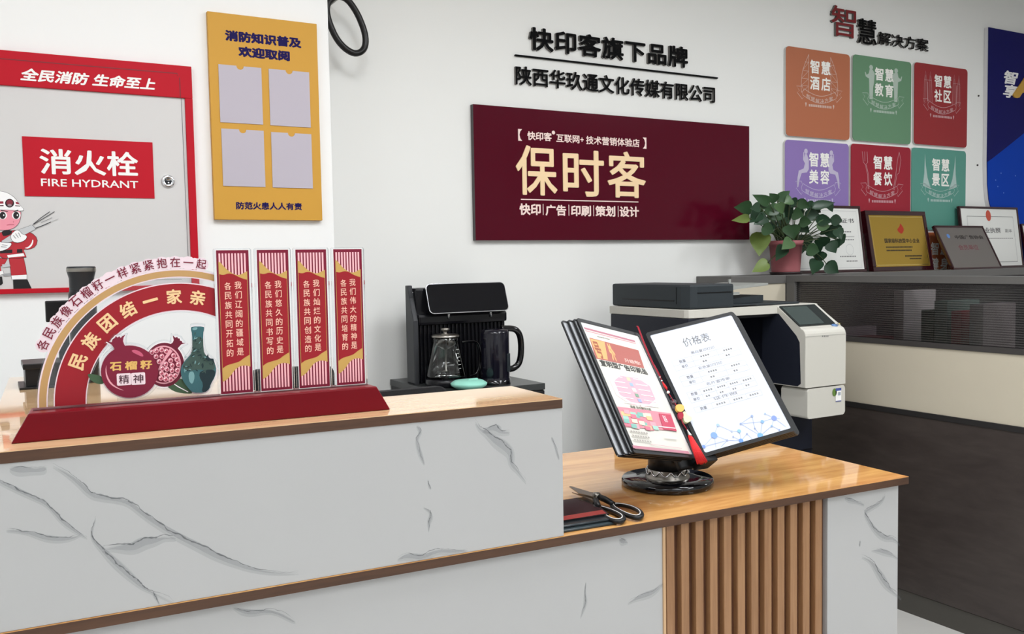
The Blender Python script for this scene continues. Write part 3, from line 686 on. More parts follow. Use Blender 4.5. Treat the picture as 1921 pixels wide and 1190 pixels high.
LV = [(460, 255, 285, 170, 90, 0), (545, 225, 460, 148, 88, 0), (560, 225, 708, 112, 92, 0), (245, 310, 58, 312, 120, 0), (220, 430, 35, 462, 74, 2), (345, 300, 245, 320, 85, 1), (430, 265, 330, 315, 90, 0), (560, 310, 380, 385, 100, 0),
      (610, 350, 425, 450, 120, 0), (350, 370, 230, 480, 120, 1), (420, 420, 290, 500, 110, 1), (380, 540, 520, 600, 110, 0), (720, 210, 640, 260, 90, 3), (570, 260, 610, 380, 85, 3), (790, 240, 940, 310, 90, 0), (700, 230, 800, 290, 95, 1),
      (960, 300, 1250, 240, 78, 1), (1150, 250, 1205, 365, 62, 1), (985, 330, 1060, 365, 80, 1), (740, 370, 860, 410, 110, 0), (880, 390, 1080, 420, 110, 1), (820, 470, 960, 490, 95, 0), (1010, 440, 1215, 480, 95, 1), (1180, 450, 1335, 470, 95, 1),
      (720, 520, 740, 680, 150, 0), (580, 570, 760, 560, 120, 0), (810, 500, 930, 610, 90, 1), (1020, 510, 1190, 540, 95, 3), (1180, 520, 1240, 690, 150, 1), (1250, 560, 1310, 680, 90, 1), (1270, 680, 1350, 720, 120, 1), (1200, 720, 1290, 780, 100, 1),
      (850, 640, 850, 840, 160, 1), (1080, 660, 1100, 775, 130, 1), (720, 700, 620, 790, 110, 3), (640, 770, 540, 920, 110, 1), (350, 610, 345, 872, 170, 2), (440, 960, 265, 1060, 110, 2), (960, 760, 1040, 880, 150, 1), (900, 790, 1060, 830, 110, 0), (1160, 720, 1245, 845, 110, 1), (1060, 830, 1045, 955, 120, 1), (1030, 930, 965, 1085, 120, 1), (1130, 975, 1275, 1080, 120, 1),
      (650, 260, 700, 470, 100, 1), (640, 420, 560, 520, 110, 1), (480, 330, 560, 420, 100, 1), (900, 260, 1000, 330, 80, 1), (300, 330, 360, 430, 100, 3), (470, 500, 400, 620, 100, 1), (560, 560, 600, 660, 110, 1), (680, 580, 640, 670, 90, 1), (760, 330, 880, 380, 90, 1), (1100, 560, 1150, 620, 100, 1), (540, 480, 500, 560, 100, 1)]
fol = B(); stm = B().use(mat('stem_green', (58, 70, 40), .5))
root = Vector((pc.x, yp, ZL + H_ * .8))
ZX = lambda x, y: (1370 + x / 6.263, 340 + y / 6.263)
for i, (bx_, by_, tx, ty, w, mi) in enumerate(LV):
    dep = yp + (random.uniform(-.11, .05) if i < 44 else random.uniform(-.02, .09))
    if by_ > 700: dep = min(dep, yp - .075)
    p0 = on_y(*ZX(bx_, by_), dep); p1 = on_y(*ZX(tx, ty), dep + random.uniform(-.05, .01)); ax = p1 - p0; Ln = ax.length
    view = (CAM - p0).normalized(); sd = ax.cross(view).normalized(); sd = (sd + view * random.uniform(-.35, .35)).normalized(); nn = sd.cross(ax).normalized()
    if nn.dot(view) < 0: nn = -nn
    wd = w / 6.263 / FPX * (p0 - CAM).dot(FWD) * .74
    prof = [(0, 0), (-.04, .35), (.08, .8), (.25, 1.0), (.45, .92), (.65, .66), (.85, .28), (1.0, 0)]
    fol.use(M_LEAF[mi])
    mid = [p0 + ax * t + nn * (-.10 * Ln * t * t) for t, _ in prof]
    lf = [m + sd * (wd * q) + nn * (wd * .25 * q) for m, (t, q) in zip(mid, prof)]; rt = [m - sd * (wd * q) + nn * (wd * .25 * q) for m, (t, q) in zip(mid, prof)]
    V = fol.bm.verts.new; mv = [V(v) for v in mid]; lv = [V(v) for v in lf]; rv = [V(v) for v in rt]
    for k in range(len(prof) - 1):
        for sidev in ((lv[k], lv[k + 1], mv[k + 1], mv[k]), (mv[k], mv[k + 1], rv[k + 1], rv[k])):
            try: f = fol.bm.faces.new(sidev); f.smooth = True; f.material_index = fol.m
            except ValueError: pass
    st = root + Vector((random.uniform(-.6, .6) * kx, random.uniform(-.6, .3) * kx, 0))
    rise = Vector((0, 0, .05 if by_ > 600 else .02))
    mdl = st.lerp(p0, .55) + rise + Vector((0, -.03 if by_ > 600 else 0, 0))
    cv = [st.lerp(mdl, a).lerp(mdl.lerp(p0, a), a) for a in (0, .2, .4, .6, .8, 1)]
    stm.tube(cv, .0024, 5)
fol.build('foliage', None, pl); stm.build('stems', None, pl)

# ------------------------------------------------------------------ black cable loop on the wall
cl = [(612, 20), (618, 45), (632, 75), (650, 94), (668, 102), (683, 94), (687, 76), (682, 52), (668, 20), (650, -4), (630, -8), (615, 4)]
pts = [on_y(X, Y, 3.36) for X, Y in smooth(cl, 2)]
lp = thing('cable_coil', on_y(640, -6, 3.36), 'black cable loop hanging on the wall above the white pier edge', 'cable')
B().tube(pts, .0125, 10, True).build('cable', mat('cable_black', (24, 22, 22), .3), lp)
hk = on_y(640, -8, 3.36)
B().tube([(hk.x, WY - .001, hk.z + .0), (hk.x, 3.34, hk.z - .0), (hk.x, 3.335, hk.z + .02)], .005, 8).build('hook', M_STEEL, lp)
# ------------------------------------------------------------------ multifunction copier
M_PRW = mat('copier_white', (199, 196, 187), .45, spec=.3); M_PRD = mat('copier_navy', (30, 33, 44), .45); M_PRG = mat('copier_charcoal', (44, 50, 54), .5); M_PRK = mat('copier_black', (18, 19, 26), .4)
YB = 3.23; xl = on_y(1145, 577, YB).x; YF = on_x(1291, 582, xl).y; xs = on_y(1507, 570, YF).x
zbed = on_x(1291, 582, xl).z; zbedb = on_x(1291, 598, xl).z; zadf = on_x(1287, 535, xl).z
xkr = on_y(1531, 577, YF).x; xkl = on_y(1456, 581, YF).x
kf = on_x(1587, 617, xkr); YK = kf.y; zk1 = kf.z
zk0 = on_y(1585, 722, YK).z; zk00 = on_y(1580, 778, YK).z
G = Fr((0, 0, 0), XA, YA)
cp = thing('copier', ((xl + xs) / 2, (YB + YF) / 2, FZ), 'white and charcoal office copier with tilted touch panel behind the binder', 'copier')
xr_ = xkr
# body: lower trays, back, left tower and output bay
zbay0 = on_y(1440, 735, YF).z - .02
b = B().use(M_PRD)
b.box(G, xl, xr_ - .01, YF + .01, YB, FZ + .04, zbay0, .006)                       # lower body
b.box(G, xl, xl + .10, YF, YB, zbay0 - .002, zbedb, .006)                      # left wall of the bay
b.box(G, xl + .10, xr_ - .01, YF + .34, YB, zbay0 - .002, zbedb)               # back of the bay
b.use(M_PRK).box(G, xl + .10, xr_ - .03, YF + .012, YF + .34, zbedb - .012, zbedb - .002)
b.use(M_PRD).box(G, xkl + .02, xkr - .004, YF + .078, YB, zbay0 - .002, zbedb)
body = b.build('body', None, cp)
b = B()
for z in (.05, .25, .45, zbay0 - .012): b.box(G, xl - .001, xr_ - .012, YF + .007, YF + .012, z - .004, z)
b.build('tray_seam', M_BLACK, body)
b = B().use(M_PRG); b.prism(Fr((xl + .10, YF + .02, zbay0), XA, ZA), [(0, 0), (xkl - xl - .10, 0), (xkl - xl - .10, .03), (.1, .012)], -.32, 0); b.build('output_tray', None, cp)
b = B().use(M_PRG); b.box(G, xkl - .10, xkl - .085, YF + .05, YF + .07, zbay0 + .02, zbay0 + .12, .002); b.box(G, xkl - .15, xkl - .08, YF + .06, YF + .10, zbay0 + .05, zbay0 + .062); b.build('exit_guide', None, cp)
# scanner bed with the white surround
bed = B().use(M_PRW)
prof = [(xl - .004, YB), (xl - .004, YF + .02), (xl + .004, YF + .002), (xl + .03, YF - .006), (xkl + .01, YF - .006), (xkr, YF - .006), (xkr, YB)]
bed.prism(G, prof, zbedb, zbed, bev=.003)
bed = bed.build('scanner_bed', None, cp)
adf = B().use(M_PRG)
xm = on_y(1377, 560, YF).x
adf.prism(G, [(xl + .006, YB - .01), (xl + .006, YF + .05), (xl + .02, YF + .012), (xl + .05, YF + .004), (xm, YF + .004), (xm, YB - .01)], zbed + .002, zadf, bev=.008)
adf = adf.build('document_feeder', None, cp)
b = B().use(M_BLACK); zs = on_x(1280, 566, xl).z
b.box(G, xl + .0045, xl + .007, YF + .09, YB - .08, zs - .002, zs + .003); b.box(G, xl + .0045, xl + .007, YF + .075, YF + .078, zbed + .02, zadf - .01); b.box(G, xl + .05, xm - .01, YF + .0025, YF + .005, zadf - .035, zadf - .031)
b.build('feeder_seam', None, adf)
b = B().use(M_PRG); zp = on_y(1507, 566, YF).z
b.box(G, xm, xs, YF + .02, YB - .03, zbed + .002, zp, .004); b.use(M_BLACK).box(G, xm + .005, on_y(1425, 570, YF).x, YF + .017, YF + .022, zbed + .004, zp - .004); b.build('platen_cover', None, cp)
# feeder trays rising to the right
b = B().use(M_PRG); xt1 = on_y(1452, 555, YF).x
b.prism(Fr((0, YF + .06, 0), XA, ZA), [(xm, zp), (xt1, zp + .002), (xt1, zp + .032), (xm + .06, zp + .022), (xm, zp + .012)], -.30, 0); b.build('exit_tray', None, cp)
b = B().use(mat('tray_grey', (150, 152, 148), .5)); q0 = on_y(1402, 540, YF); q1 = on_y(1458, 533, YF)
b.prism(Fr((0, YF + .05, 0), XA, ZA), [(xm - .02, q0.z - .016), (q0.x, q0.z - .006), (q1.x, q1.z - .006), (q1.x, q1.z + .004), (q0.x, q0.z + .006), (xm - .02, q0.z + .012)], -.27, 0, bev=.002)
b.box(G, xm + .02, xm + .032, YF + .05, YF + .056, q0.z + .006, q0.z + .035)
b.box(G, xm - .02, q0.x + .0, YF + .044, YF + .052, q0.z - .030, q0.z - .018)
b.build('feed_tray', None, cp)
# control tower: slanted panel, front door
SF = Fr((0, 0, 0), -YA, ZA)                    # side profile: x towards the viewer, y up, thickness along -x
R_ = .03
prof = [(-YF - .08, zbed + .001), (-YF, zbed + .001)] + [(-YF + t * (YF - YK - R_), zbed - t * (zbed - zk1 - .012)) for t in (.5, 1.0)]
ctr = (-YK - R_, zk1 + .012 - R_)
prof += [(ctr[0] + R_ * math.sin(math.radians(a)), ctr[1] + R_ * math.cos(math.radians(a))) for a in (15, 35, 55, 75, 90)]
prof += [(-YK, zk0 + .004), (-YK - .10, zk0 + .004), (-YF - .08, zk0 + .004)]
tw = B().use(M_PRW)
tw.prism(Fr((xkr, 0, 0), -YA, ZA), prof, 0, xkr - xkl, bev=.004)
tw = tw.build('control_tower', None, cp)
ins_ = [(-YF - .078, zbed - .030), (-YF + .015, zbed - .034), (-YK - .048, zk1 - .018), (-YK - .030, zk1 - .045), (-YK - .024, zk0 + .02), (-YK - .04, zk0 + .008), (-YF - .078, zk0 + .008)]
B().prism(Fr((xkl, 0, 0), -YA, ZA), ins_, -.004, .0012).build('inner_cheek', M_PRD, tw)
b = B(); b.use(mat('seam_pale', (176, 174, 168), .5)).box(G, xkl + .001, xkr - .001, YK - .0006, YK + .003, zk1 - .022, zk1 - .020); b.build('tower_seam', None, tw)
b = B().use(M_PRW); b.prism(Fr((0, YK, 0), XA, ZA), rrect(xkl + .012, xkr - .003, zk00, zk0 - .001, .012), -.14, -.001, bev=.003); b.build('front_door', None, cp)
# screen lying on the slanted top
so = on_y(1456, 581, YF); top_l = Vector((xkl, YF - .012, zbed + .0015)); dn = Vector((0, -(YF - YK - R_), -(zbed - zk1 - .012)))
SC = Fr(Vector((xkl, YF, zbed + .001)), XA, -dn); Ls = dn.length; Ws = xkr - xkl
sc_ = B().prism(SC, rrect(.004, Ws - .022, -Ls * .95, -.012, .004), .0, .004).build('touch_screen', mat('screen_dark', (34, 40, 40), .12), tw)
B().poly(SC, [(.012, -Ls * .90), (Ws * .66, -Ls * .90), (Ws * .66, -.022), (.012, -.022)], .0045).build('display', mat('display_grey', (62, 72, 70), .15), sc_)
fw = Fr((0, YK, 0), XA, ZA)
bq = SC.px(1561, 606, .002)
B().lathe([(.012, 0), (.012, .003), (0, .005)], SC.p(bq[0], -Ls * 1.0, 0), 20, SC.ez, XA, sx=1.25).build('start_button', mat('button_blue', (96, 130, 176), .35), tw, 'blue oval button')
b = B().use(mat('button_grey', (150, 148, 150), .5)).lathe([(.005, 0), (.005, .003), (0, .003)], SC.p(bq[0] + .024, -Ls * .97, 0), 12, SC.ez); b.use(mat('lamp_yellow', (226, 208, 90), .4)).lathe([(.003, 0), (.003, .003), (0, .003)], SC.p(bq[0] + .036, -Ls * .95, 0), 10, SC.ez); b.build('small_buttons', None, tw)
b = B()
for k in range(4): q = fw.px(1543 + 3.4 * k, 631, .001); b.poly(fw, [(q[0] - .0028, q[1] - .003), (q[0] + .0028, q[1] - .003), (q[0] + .0018, q[1] + .003), (q[0] - .0018, q[1] + .003)], .0008)
b.build('indicator_marks', M_INKG, tw)
q = bbox(fw, (1562, 730), (1571, 743), .003)
B().poly(fw, circle((q[0] + q[1]) / 2, (q[2] + q[3]) / 2, .013, .016, 20), .0008).build('green_sticker', mat('sticker_green', (96, 126, 60), .5), cp)
q = bbox(fw, (1568.5, 729), (1579, 753), .003); b = B()
b.use(M_WHITE).poly(fw, [(q[0], q[2]), (q[1], q[2]), (q[1], q[3]), (q[0], q[3])], .0008)
hh = q[3] - q[2]; b.use(mat('label_blue', (70, 84, 150), .5)).poly(fw, [(q[0], q[3] - hh * .2), (q[1], q[3] - hh * .2), (q[1], q[3]), (q[0], q[3])], .0011); b.poly(fw, [(q[0], q[2]), (q[1], q[2]), (q[1], q[2] + hh * .06), (q[0], q[2] + hh * .06)], .0011)
b.use(mat('label_grey', (150, 160, 170), .5)).poly(fw, [(q[0] + .014, q[2] + hh * .45), (q[1] - .004, q[2] + hh * .45), (q[1] - .004, q[2] + hh * .7), (q[0] + .014, q[2] + hh * .7)], .0011)
b.build('energy_label', None, cp)
b = B()
for x in (xl + .05, xr_ - .08):
    for y in (YF + .08, YB - .06): b.lathe([(0, 0), (.025, .0), (.025, .04), (0, .04)], (x, y, FZ), 14)
b.build('feet', M_BLACK, cp)

# ------------------------------------------------------------------ black cabinet and the tea maker
YC = 3.0; c0 = on_y(1022.8, 719, YC); zc = c0.z; cxl = on_y(752, 722, 3.40).x - .01
cb = thing('side_cabinet', ((cxl + c0.x) / 2, (YC + WY) / 2, FZ), 'low matt black cabinet under the tea maker', 'cabinet')
M_CAB = mat('cabinet_black', (28, 28, 32), .4); M_CABT = mat('cabinet_top', (58, 60, 60), .3)
B().box(G, cxl, c0.x, YC, WY - .01, zc - .025, zc, .002).build('top', M_CABT, cb)
B().box(G, cxl + .004, c0.x - .004, YC + .006, WY - .012, FZ, zc - .025).build('carcass', M_CAB, cb)
mx_ = (cxl + c0.x) / 2
for xa_, xb_ in ((cxl + .006, mx_ - .002), (mx_ + .002, c0.x - .006)): 
    d_ = B().box(G, xa_, xb_, YC - .004, YC + .006, FZ + .05, zc - .028, .001).build('door', M_CAB, cb)
    hx_ = mx_ + (-.03 if xa_ < mx_ - .1 else .03); B().tube([(hx_, YC - .012, zc - .2), (hx_, YC - .012, zc - .32)], .005, 8).build('handle', M_STEEL, d_)
tm = thing('tea_maker', (1.65, 3.3, zc), 'black tea maker with glossy head panel and ribbed front on the low cabinet', 'tea maker')
lb = on_z(763.7, 718.5, zc); xm0 = lb.x; ymb = min(lb.y, 3.44); lf = on_x(779, 726, xm0); ymf = lf.y
xm1 = on_y(952, 600, ymf).x; zt_m = on_x(760.4, 536, xm0).z
M_TM = mat('tea_grey', (56, 57, 60), .45); M_TMB = mat('tea_black', (16, 16, 20), .25)
S0 = Fr((xm0, 0, 0), -YA, ZA)
b = B().use(M_TM); prof = [(-ymb, 0 + zc), (-ymf, zc), (-ymf - .00, zc + .25), (-ymf - .045, zt_m - .05), (-ymf - .05, zt_m), (-ymb, zt_m)]
b.prism(S0, prof, -.02, 0, bev=.006); b.build('side_panel', None, tm)
b = B().use(M_TMB); b.box(G, xm0 + .02, xm1, ymf + .02, ymb, zc, zt_m - .01, .01)
core = b.build('body', None, tm)
b = B().use(M_TMB); zr1 = on_y(860, 608, ymf).z
b.box(G, xm0 + .02, xm1, ymf, ymf + .03, zr1, zr1 + .045, .012)
nr = 22
for k in range(nr):
    x = xm0 + .034 + (xm1 - xm0 - .05) * k / (nr - 1); b.lathe([(.0045, 0), (.0045, zr1 - zc)], (x, ymf + .014, zc), 8)
b.build('ribbed_front', None, tm)
# glossy head with chrome rim
ytop = ymf + .01
h_tl = on_y(797, 533, ytop); h_bl = on_x(806.5, 589.5, h_tl.x); h_tr = on_y(944, 529.5, ytop)
HD = Fr(Vector((h_tl.x, h_bl.y, h_bl.z)), XA, Vector((0, h_tl.y - h_bl.y, h_tl.z - h_bl.z))); HL = math.hypot(h_tl.y - h_bl.y, h_tl.z - h_bl.z); HW = h_tr.x - h_tl.x + .004
hd = B().use(M_TMB).prism(HD, rrect(.004, HW - .004, .003, HL - .003, .018), -.10, -.004)
hd = hd.build('head', None, tm)
B().prism(HD, rrect(0, HW, 0, HL, .02), -.006, 0, bev=.001).build('chrome_rim', M_CHROME, hd)
B().prism(HD, rrect(.003, HW - .003, .003, HL - .003, .018), -.001, .0015).build('glass_panel', mat('panel_glass', (6, 6, 12), .03, spec=.35), hd)
b = B().use(M_CHROME)
for u in (.27, .80): b.lathe([(.006, 0), (.006, -.018), (0, -.018)], HD.p(HW * u, .004, -.03), 10)
b.build('spout', None, hd)
wn = B().tube([(xm0 + .019, ymf - .006 + .05, zr1 + .06), (xm0 + .019, ymf + .05, zt_m - .03), (xm0 + .028, ymf + .05, zt_m - .02), (h_tl.x - .004, ymf + .05, zt_m - .02)], .003, 8).build('chrome_strip', M_CHROME, core)
b = B(); b.use(mat('window_grey', (150, 152, 154), .2)).box(G, xm0 + .024, h_tl.x + .01, ymf + .045, ymf + .05, zt_m - .06, zt_m - .025, .002); b.build('tank_window', None, core)
# glass teapot
tp0 = on_z(838, 722, zc); ytp = 3.17; base = on_y(838, 716, ytp); r0 = (on_y(875, 706, ytp).x - on_y(801, 706, ytp).x) / 2 * .9
ztb = on_y(838, 709, ytp).z; ztt = on_y(838, 632, ytp).z; rt_ = r0 * .64; px_ = on_y(837, 706, ytp).x
wb = B().lathe([(0, 0), (r0 * 1.0, 0), (r0 * 1.06, .006), (r0 * 1.06, ztb - zc - .004), (r0 * .98, ztb - zc), (0, ztb - zc)], (px_, ytp, zc), 36).build('warming_plate', M_TMB, tm)
tp = thing('glass_teapot', (px_, ytp, ztb), 'clear glass teapot with lid on the round warming plate', 'teapot')
Ht = ztt - ztb
B().lathe([(0, .002), (r0 * .94, .002), (r0, .012), (r0 * .97, Ht * .15), (rt_ * 1.12, Ht * .72), (rt_, Ht * .9), (rt_ * 1.06, Ht), (rt_ * .99, Ht), (rt_ * .95, Ht * .9)], (px_, ytp, ztb), 40).build('glass_body', M_GLASS, tp)
lid = B().use(M_STEEL).lathe([(rt_ * 1.1, 0), (rt_ * 1.1, .006), (rt_ * .9, .010), (.008, .013), (.008, .02), (.017, .026), (.017, .033), (0, .035)], (px_, ytp, ztt), 32).build('lid', None, tp)
B().use(M_STEEL).lathe([(rt_ * .8, 0), (rt_ * .8, -.03), (rt_ * .3, -.045), (.004, -.05), (.004, -Ht * .8), (.015, -Ht * .84), (0, -Ht * .86)], (px_, ytp, ztt), 20).build('infuser', None, tp)
hp = [on_y(X, Y, ytp) for X, Y in ((866, 642), (880, 641), (893, 641), (899, 652), (901, 672), (899, 692), (892, 704), (882, 706))]
B().tube(smooth([tuple(p) for p in hp], 2, False), .0052, 8).build('handle', M_BLACKG, tp)
b = B().use(M_WHITE)
for k in range(6):
    zz_ = ztb + Ht * (.25 + .09 * k); rr_ = r0 * (1.0 - .33 * (.25 + .09 * k)) + .001
    cx_, cy_ = px_ + rr_ * math.cos(math.radians(-66)), ytp + rr_ * math.sin(math.radians(-66))
    b.box(Fr((cx_, cy_, zz_), Vector((math.cos(math.radians(24)), math.sin(math.radians(24)), 0)), ZA), -.008 if k % 2 else -.005, .008 if k % 2 else .005, 0, .0012, -.0004, .0004)
b.build('measure_marks', None, tp)
# electric kettle
ykt = 3.10; kx_ = on_y(930, 726, ykt).x; rk_ = (on_y(957, 670, ykt).x - on_y(905, 670, ykt).x) / 2 * .9; zkt = on_y(931, 617, ykt).z - zc
kt = thing('electric_kettle', (kx_, ykt, zc), 'tall dark electric kettle with big handle beside the glass teapot', 'kettle')
M_KET = mat('kettle_indigo', (18, 17, 28), .18, coat=.3)
B().lathe([(0, 0), (rk_ * 1.04, 0), (rk_ * 1.04, .02), (rk_ * .98, .026), (rk_, .03), (rk_ * 1.0, zkt * .93), (rk_ * .92, zkt * .985), (rk_ * .5, zkt), (0, zkt)], (kx_, ykt, zc), 40).build('body', M_KET, kt)
B().lathe([(rk_ * 1.06, .0), (rk_ * 1.06, .018), (rk_ * .9, .022), (0, .022)], (kx_, ykt, zc + .0005), 36).build('base', M_BLACKG, kt)
hp = [on_y(X, Y, ykt) for X, Y in ((940, 617), (958, 616), (969, 619), (976, 630), (978, 650), (977, 670), (973, 684), (964, 691), (955, 693))]
B().tube(smooth([tuple(p) for p in hp], 2, False), 0.0125, 10).build('handle', M_BLACKG, kt)
q = on_y(945, 705, ykt - rk_); B().box(Fr((kx_ + rk_ * .62, ykt - rk_ * .80, zc + .05), Vector((.79, .62, 0)), ZA), -.012, .012, 0, .07, -.002, .003, .002).build('level_window', mat('window_smoke', (50, 56, 60), .2), kt)
# mint dish on the cabinet
md = on_y(878, 731, 3.05); rm = (on_y(911, 727, 3.05).x - on_y(844, 727, 3.05).x) / 2 * .92
mb = B().use(mat('mint', (150, 214, 196), .4)).lathe([(0, 0), (rm * .7, 0), (rm * .97, .012), (rm, .020), (rm * .97, .022), (rm * .8, .030), (rm * .4, .034), (0, .035)], (md.x, 3.042, zc + .0005), 36)
mb.box(Fr((md.x + .012, 3.042 - .01, zc + .030), XA, YA), -.02, .02, -.006, .006, 0, .009, .003)
tag(recenter(mb.build('lidded_dish', None)), 'small mint green lidded dish before the tea maker', 'dish')

# ------------------------------------------------------------------ chairs behind the counter
def chair(x, y, ztop, zlow, w, label, back_m):
    t = thing('office_chair', (x, y, FZ), label, 'chair', 'office chairs behind the counter'); fr = Fr((x, y, 0), XA, ZA)
    B().prism(fr, rrect(-w / 2, w / 2, zlow, ztop, .03), -.03, .0, bev=.006).build('backrest', back_m, t)
    B().prism(Fr((x, y, .46), XA, YA), rrect(-.23, .23, -.50, -.06, .06), -.3, -.23, bev=.012).build('seat', M_CAB, t)
    B().box(fr, -.03, .03, .16, zlow + .06, -.05, -.032, .006).build('back_bracket', M_BLACK, t)
    B().lathe([(.03, .07), (.03, .25), (.022, .25), (.022, .47)], (x, y - .28, FZ), 14).build('column', M_BLACK, t)
    for k in range(5):
        a = math.radians(72 * k + 20); p1 = Vector((x + .27 * math.cos(a), y - .28 + .27 * math.sin(a), FZ + .075))
        lg = B().tube([(x, y - .28, FZ + .11), p1], [.024, .015], 8).build('leg', M_BLACK, t)
        B().lathe([(0, -.012), (.028, -.012), (.028, .012), (0, .012)], (p1.x, p1.y, FZ + .028), 14, Vector((-math.sin(a), math.cos(a), 0))).build('caster', M_BLACK, lg)
    return t
M_MESH = mat('chair_mesh', (36, 36, 38), .8, bump=(420, .9))
ca = on_y(842, 728, 2.42); cc = on_y(640, 731, 2.42)
chair((ca.x + cc.x) / 2, 2.42, ca.z + .006, .40, ca.x - cc.x, 'black mesh backed office chair behind the counter, nearest the tea maker', M_MESH)
ca = on_y(627, 684, 3.08); cc = on_y(468, 687, 3.08)
chair((ca.x + cc.x) / 2, 3.08, ca.z, .42, ca.x - cc.x, 'black padded office chair showing between the red slogan panels', mat('chair_pad', (22, 22, 24), .5))
# ------------------------------------------------------------------ reception counter
UA = Vector((math.cos(U_ANG), math.sin(U_ANG), 0)); VA = Vector((-math.sin(U_ANG), math.cos(U_ANG), 0))
V0, ZU, ZL_ = 1.44, 1.0155, 0.760
CF = Fr(VA * V0, UA, ZA)                       # counter front: x along, y up, z towards the visitor
CT = lambda z: Fr(Vector((0, 0, z)), UA, VA)   # counter plan: x along, y away from the visitor
TK = .017
M_TOP = wood('oak_top', (160, 102, 50), (216, 164, 100), .06, U_ANG, (1.1, 9, 9), coat=.3, spec=.5, contrast=(.2, .65))
M_TOPU = wood('oak_shelf', (192, 146, 102), (230, 194, 150), .05, U_ANG, (1.1, 9, 9), coat=.6, spec=.5, contrast=(.2, .65))
M_EDG = wood('walnut_edge', (58, 35, 21), (90, 60, 40), .5, U_ANG, (1.6, 20, 26), contrast=(.2, .7))
M_SLAT = wood('slat_oak', (130, 90, 58), (170, 128, 90), .4, U_ANG, (22, 22, 1.2), contrast=(.2, .7)); M_SLATB = wood('slat_back', (82, 50, 32), (108, 70, 48), .5, U_ANG, (22, 22, 1.2))
M_MARB = mat('marble', (184, 184, 184), .14, var=.02, spec=.35)
M_CHAMP = mat('champagne_trim', (214, 178, 140), .3, metal=.6)
ct = thing('reception_counter', CF.p(.8, 0, -.3) + Vector((0, 0, 0)), 'two level reception counter with marble panels and oak tops', 'counter')
ct.location = (ct.location.x, ct.location.y, FZ)
UR, ULO, USL, USR, UPN = .826, 1.738, 1.061, 1.494, 1.718
UL = -.097
def board(name, pts, z1, mtop, holes=None):
    b = B(); b.use(M_EDG).prism(CT(0), pts, z1 - TK, z1 - .0012); b.use(mtop).prism(CT(0), pts, z1 - .0012, z1)
    return b.build(name, None, ct)
board('lower_top', [(-.55, V0), (ULO, V0), (ULO, 2.074), (-.55, 2.074)], ZL_, M_TOP)
board('shelf_top', [(UL, V0), (UR, V0), (UR, 1.648), (.36, 1.648), (.36, 2.453), (UL, 2.453)], ZU, M_TOPU)
up = B().use(M_MARB).box(CF, UL, UR - .0005, ZL_ + .0005, ZU - TK, -.018, -.0015)
B().box(CF, UL + .02, UR - .06, ZL_, ZU - TK, -.195, -.175).build('shelf_back', mat('counter_white', (206, 206, 204), .5), ct)
B().box(CT(0), UL + .002, UL + .02, 1.47, 2.445, FZ, ZU - TK).build('return_side', mat('counter_white', (206, 206, 204), .5), ct)
B().box(CT(0), .335, .352, 1.66, 2.445, ZL_, ZU - TK).build('return_inner', mat('counter_white', (206, 206, 204), .5), ct)
lp_ = B().use(M_MARB).box(CF, -.55, USL - .006, FZ, ZL_ - TK, -.03, -.012)
rp = B().use(M_MARB).box(CF, USR + .004, UPN, FZ, ZL_ - TK, -.03, -.012)
B().box(CF, UPN - .018, UPN - .0005, FZ, ZL_ - TK, -.60, -.0305).build('end_side', mat('counter_white', (206, 206, 204), .5), ct)
B().box(CF, USL - .006, USL, FZ, ZL_ - TK, -.03, -.009).build('trim_strip', M_CHAMP, ct, 'champagne metal strip beside the slats')
sl = B(); sl.use(M_SLATB).box(CF, USL, USR + .004, FZ, ZL_ - TK, -.034, -.026)
n = 12; pit = (USR - USL) / n
for k in range(n): sl.use(M_SLAT).box(CF, USL + .004 + pit * k, USL + .004 + pit * k + pit * .54, FZ, ZL_ - TK, -.027, -.0115, .0015)
sl.build('slat_panel', None, ct, 'vertical oak slat panel')
# grey veins in the marble
def vein(b1, pts, px0, py0, sc, plane, h, w=.0022, soft=.016, seed=0):
    q0 = q = [plane.px(px0 + x / sc, py0 + y / sc, h) for x, y in pts]; rnd = random.Random(seed + len(pts) * 7 + int(pts[0][0]))
    for _ in range(3):
        r = [q[0]]
        for a, c in zip(q, q[1:]):
            l = math.hypot(c[0] - a[0], c[1] - a[1]); r.append(((a[0] + c[0]) / 2 + rnd.uniform(-.09, .09) * l, (a[1] + c[1]) / 2 + rnd.uniform(-.09, .09) * l)); r.append(c)
        q = r
    N = len(q); env = [max(.12, min(1, 4 * i / N, 4 * (N - 1 - i) / N)) for i in range(N)]
    ws = [w * .62 * e * rnd.uniform(.3, 1.3) for e in env]
    b1.use(FV).ribbon(plane, q, ws, h)
    m = smooth(q0, 3, False); M = len(m)
    for wd, sh_ in ((1.0, .35), (.6, .2)):
        pts_ = [(x, y - soft * sh_) for x, y in m]
        b1.use(FS).ribbon(plane, pts_, [soft * wd * max(.1, math.sin(math.pi * (i + .5) / M)) * (.75 + .25 * math.sin(i * 9.0 / M + seed)) for i in range(M)], h - .0002 - .0001 * wd)
FV = film('vein_grey', (98, 102, 106), .5); FS = film('vein_cloud', (140, 146, 150), .13)
A_ = (0, 850, 3.43); B_ = (540, 740, 3.557); C_ = (1580, 880, 4.578); D_ = (960, 900, 4.96)
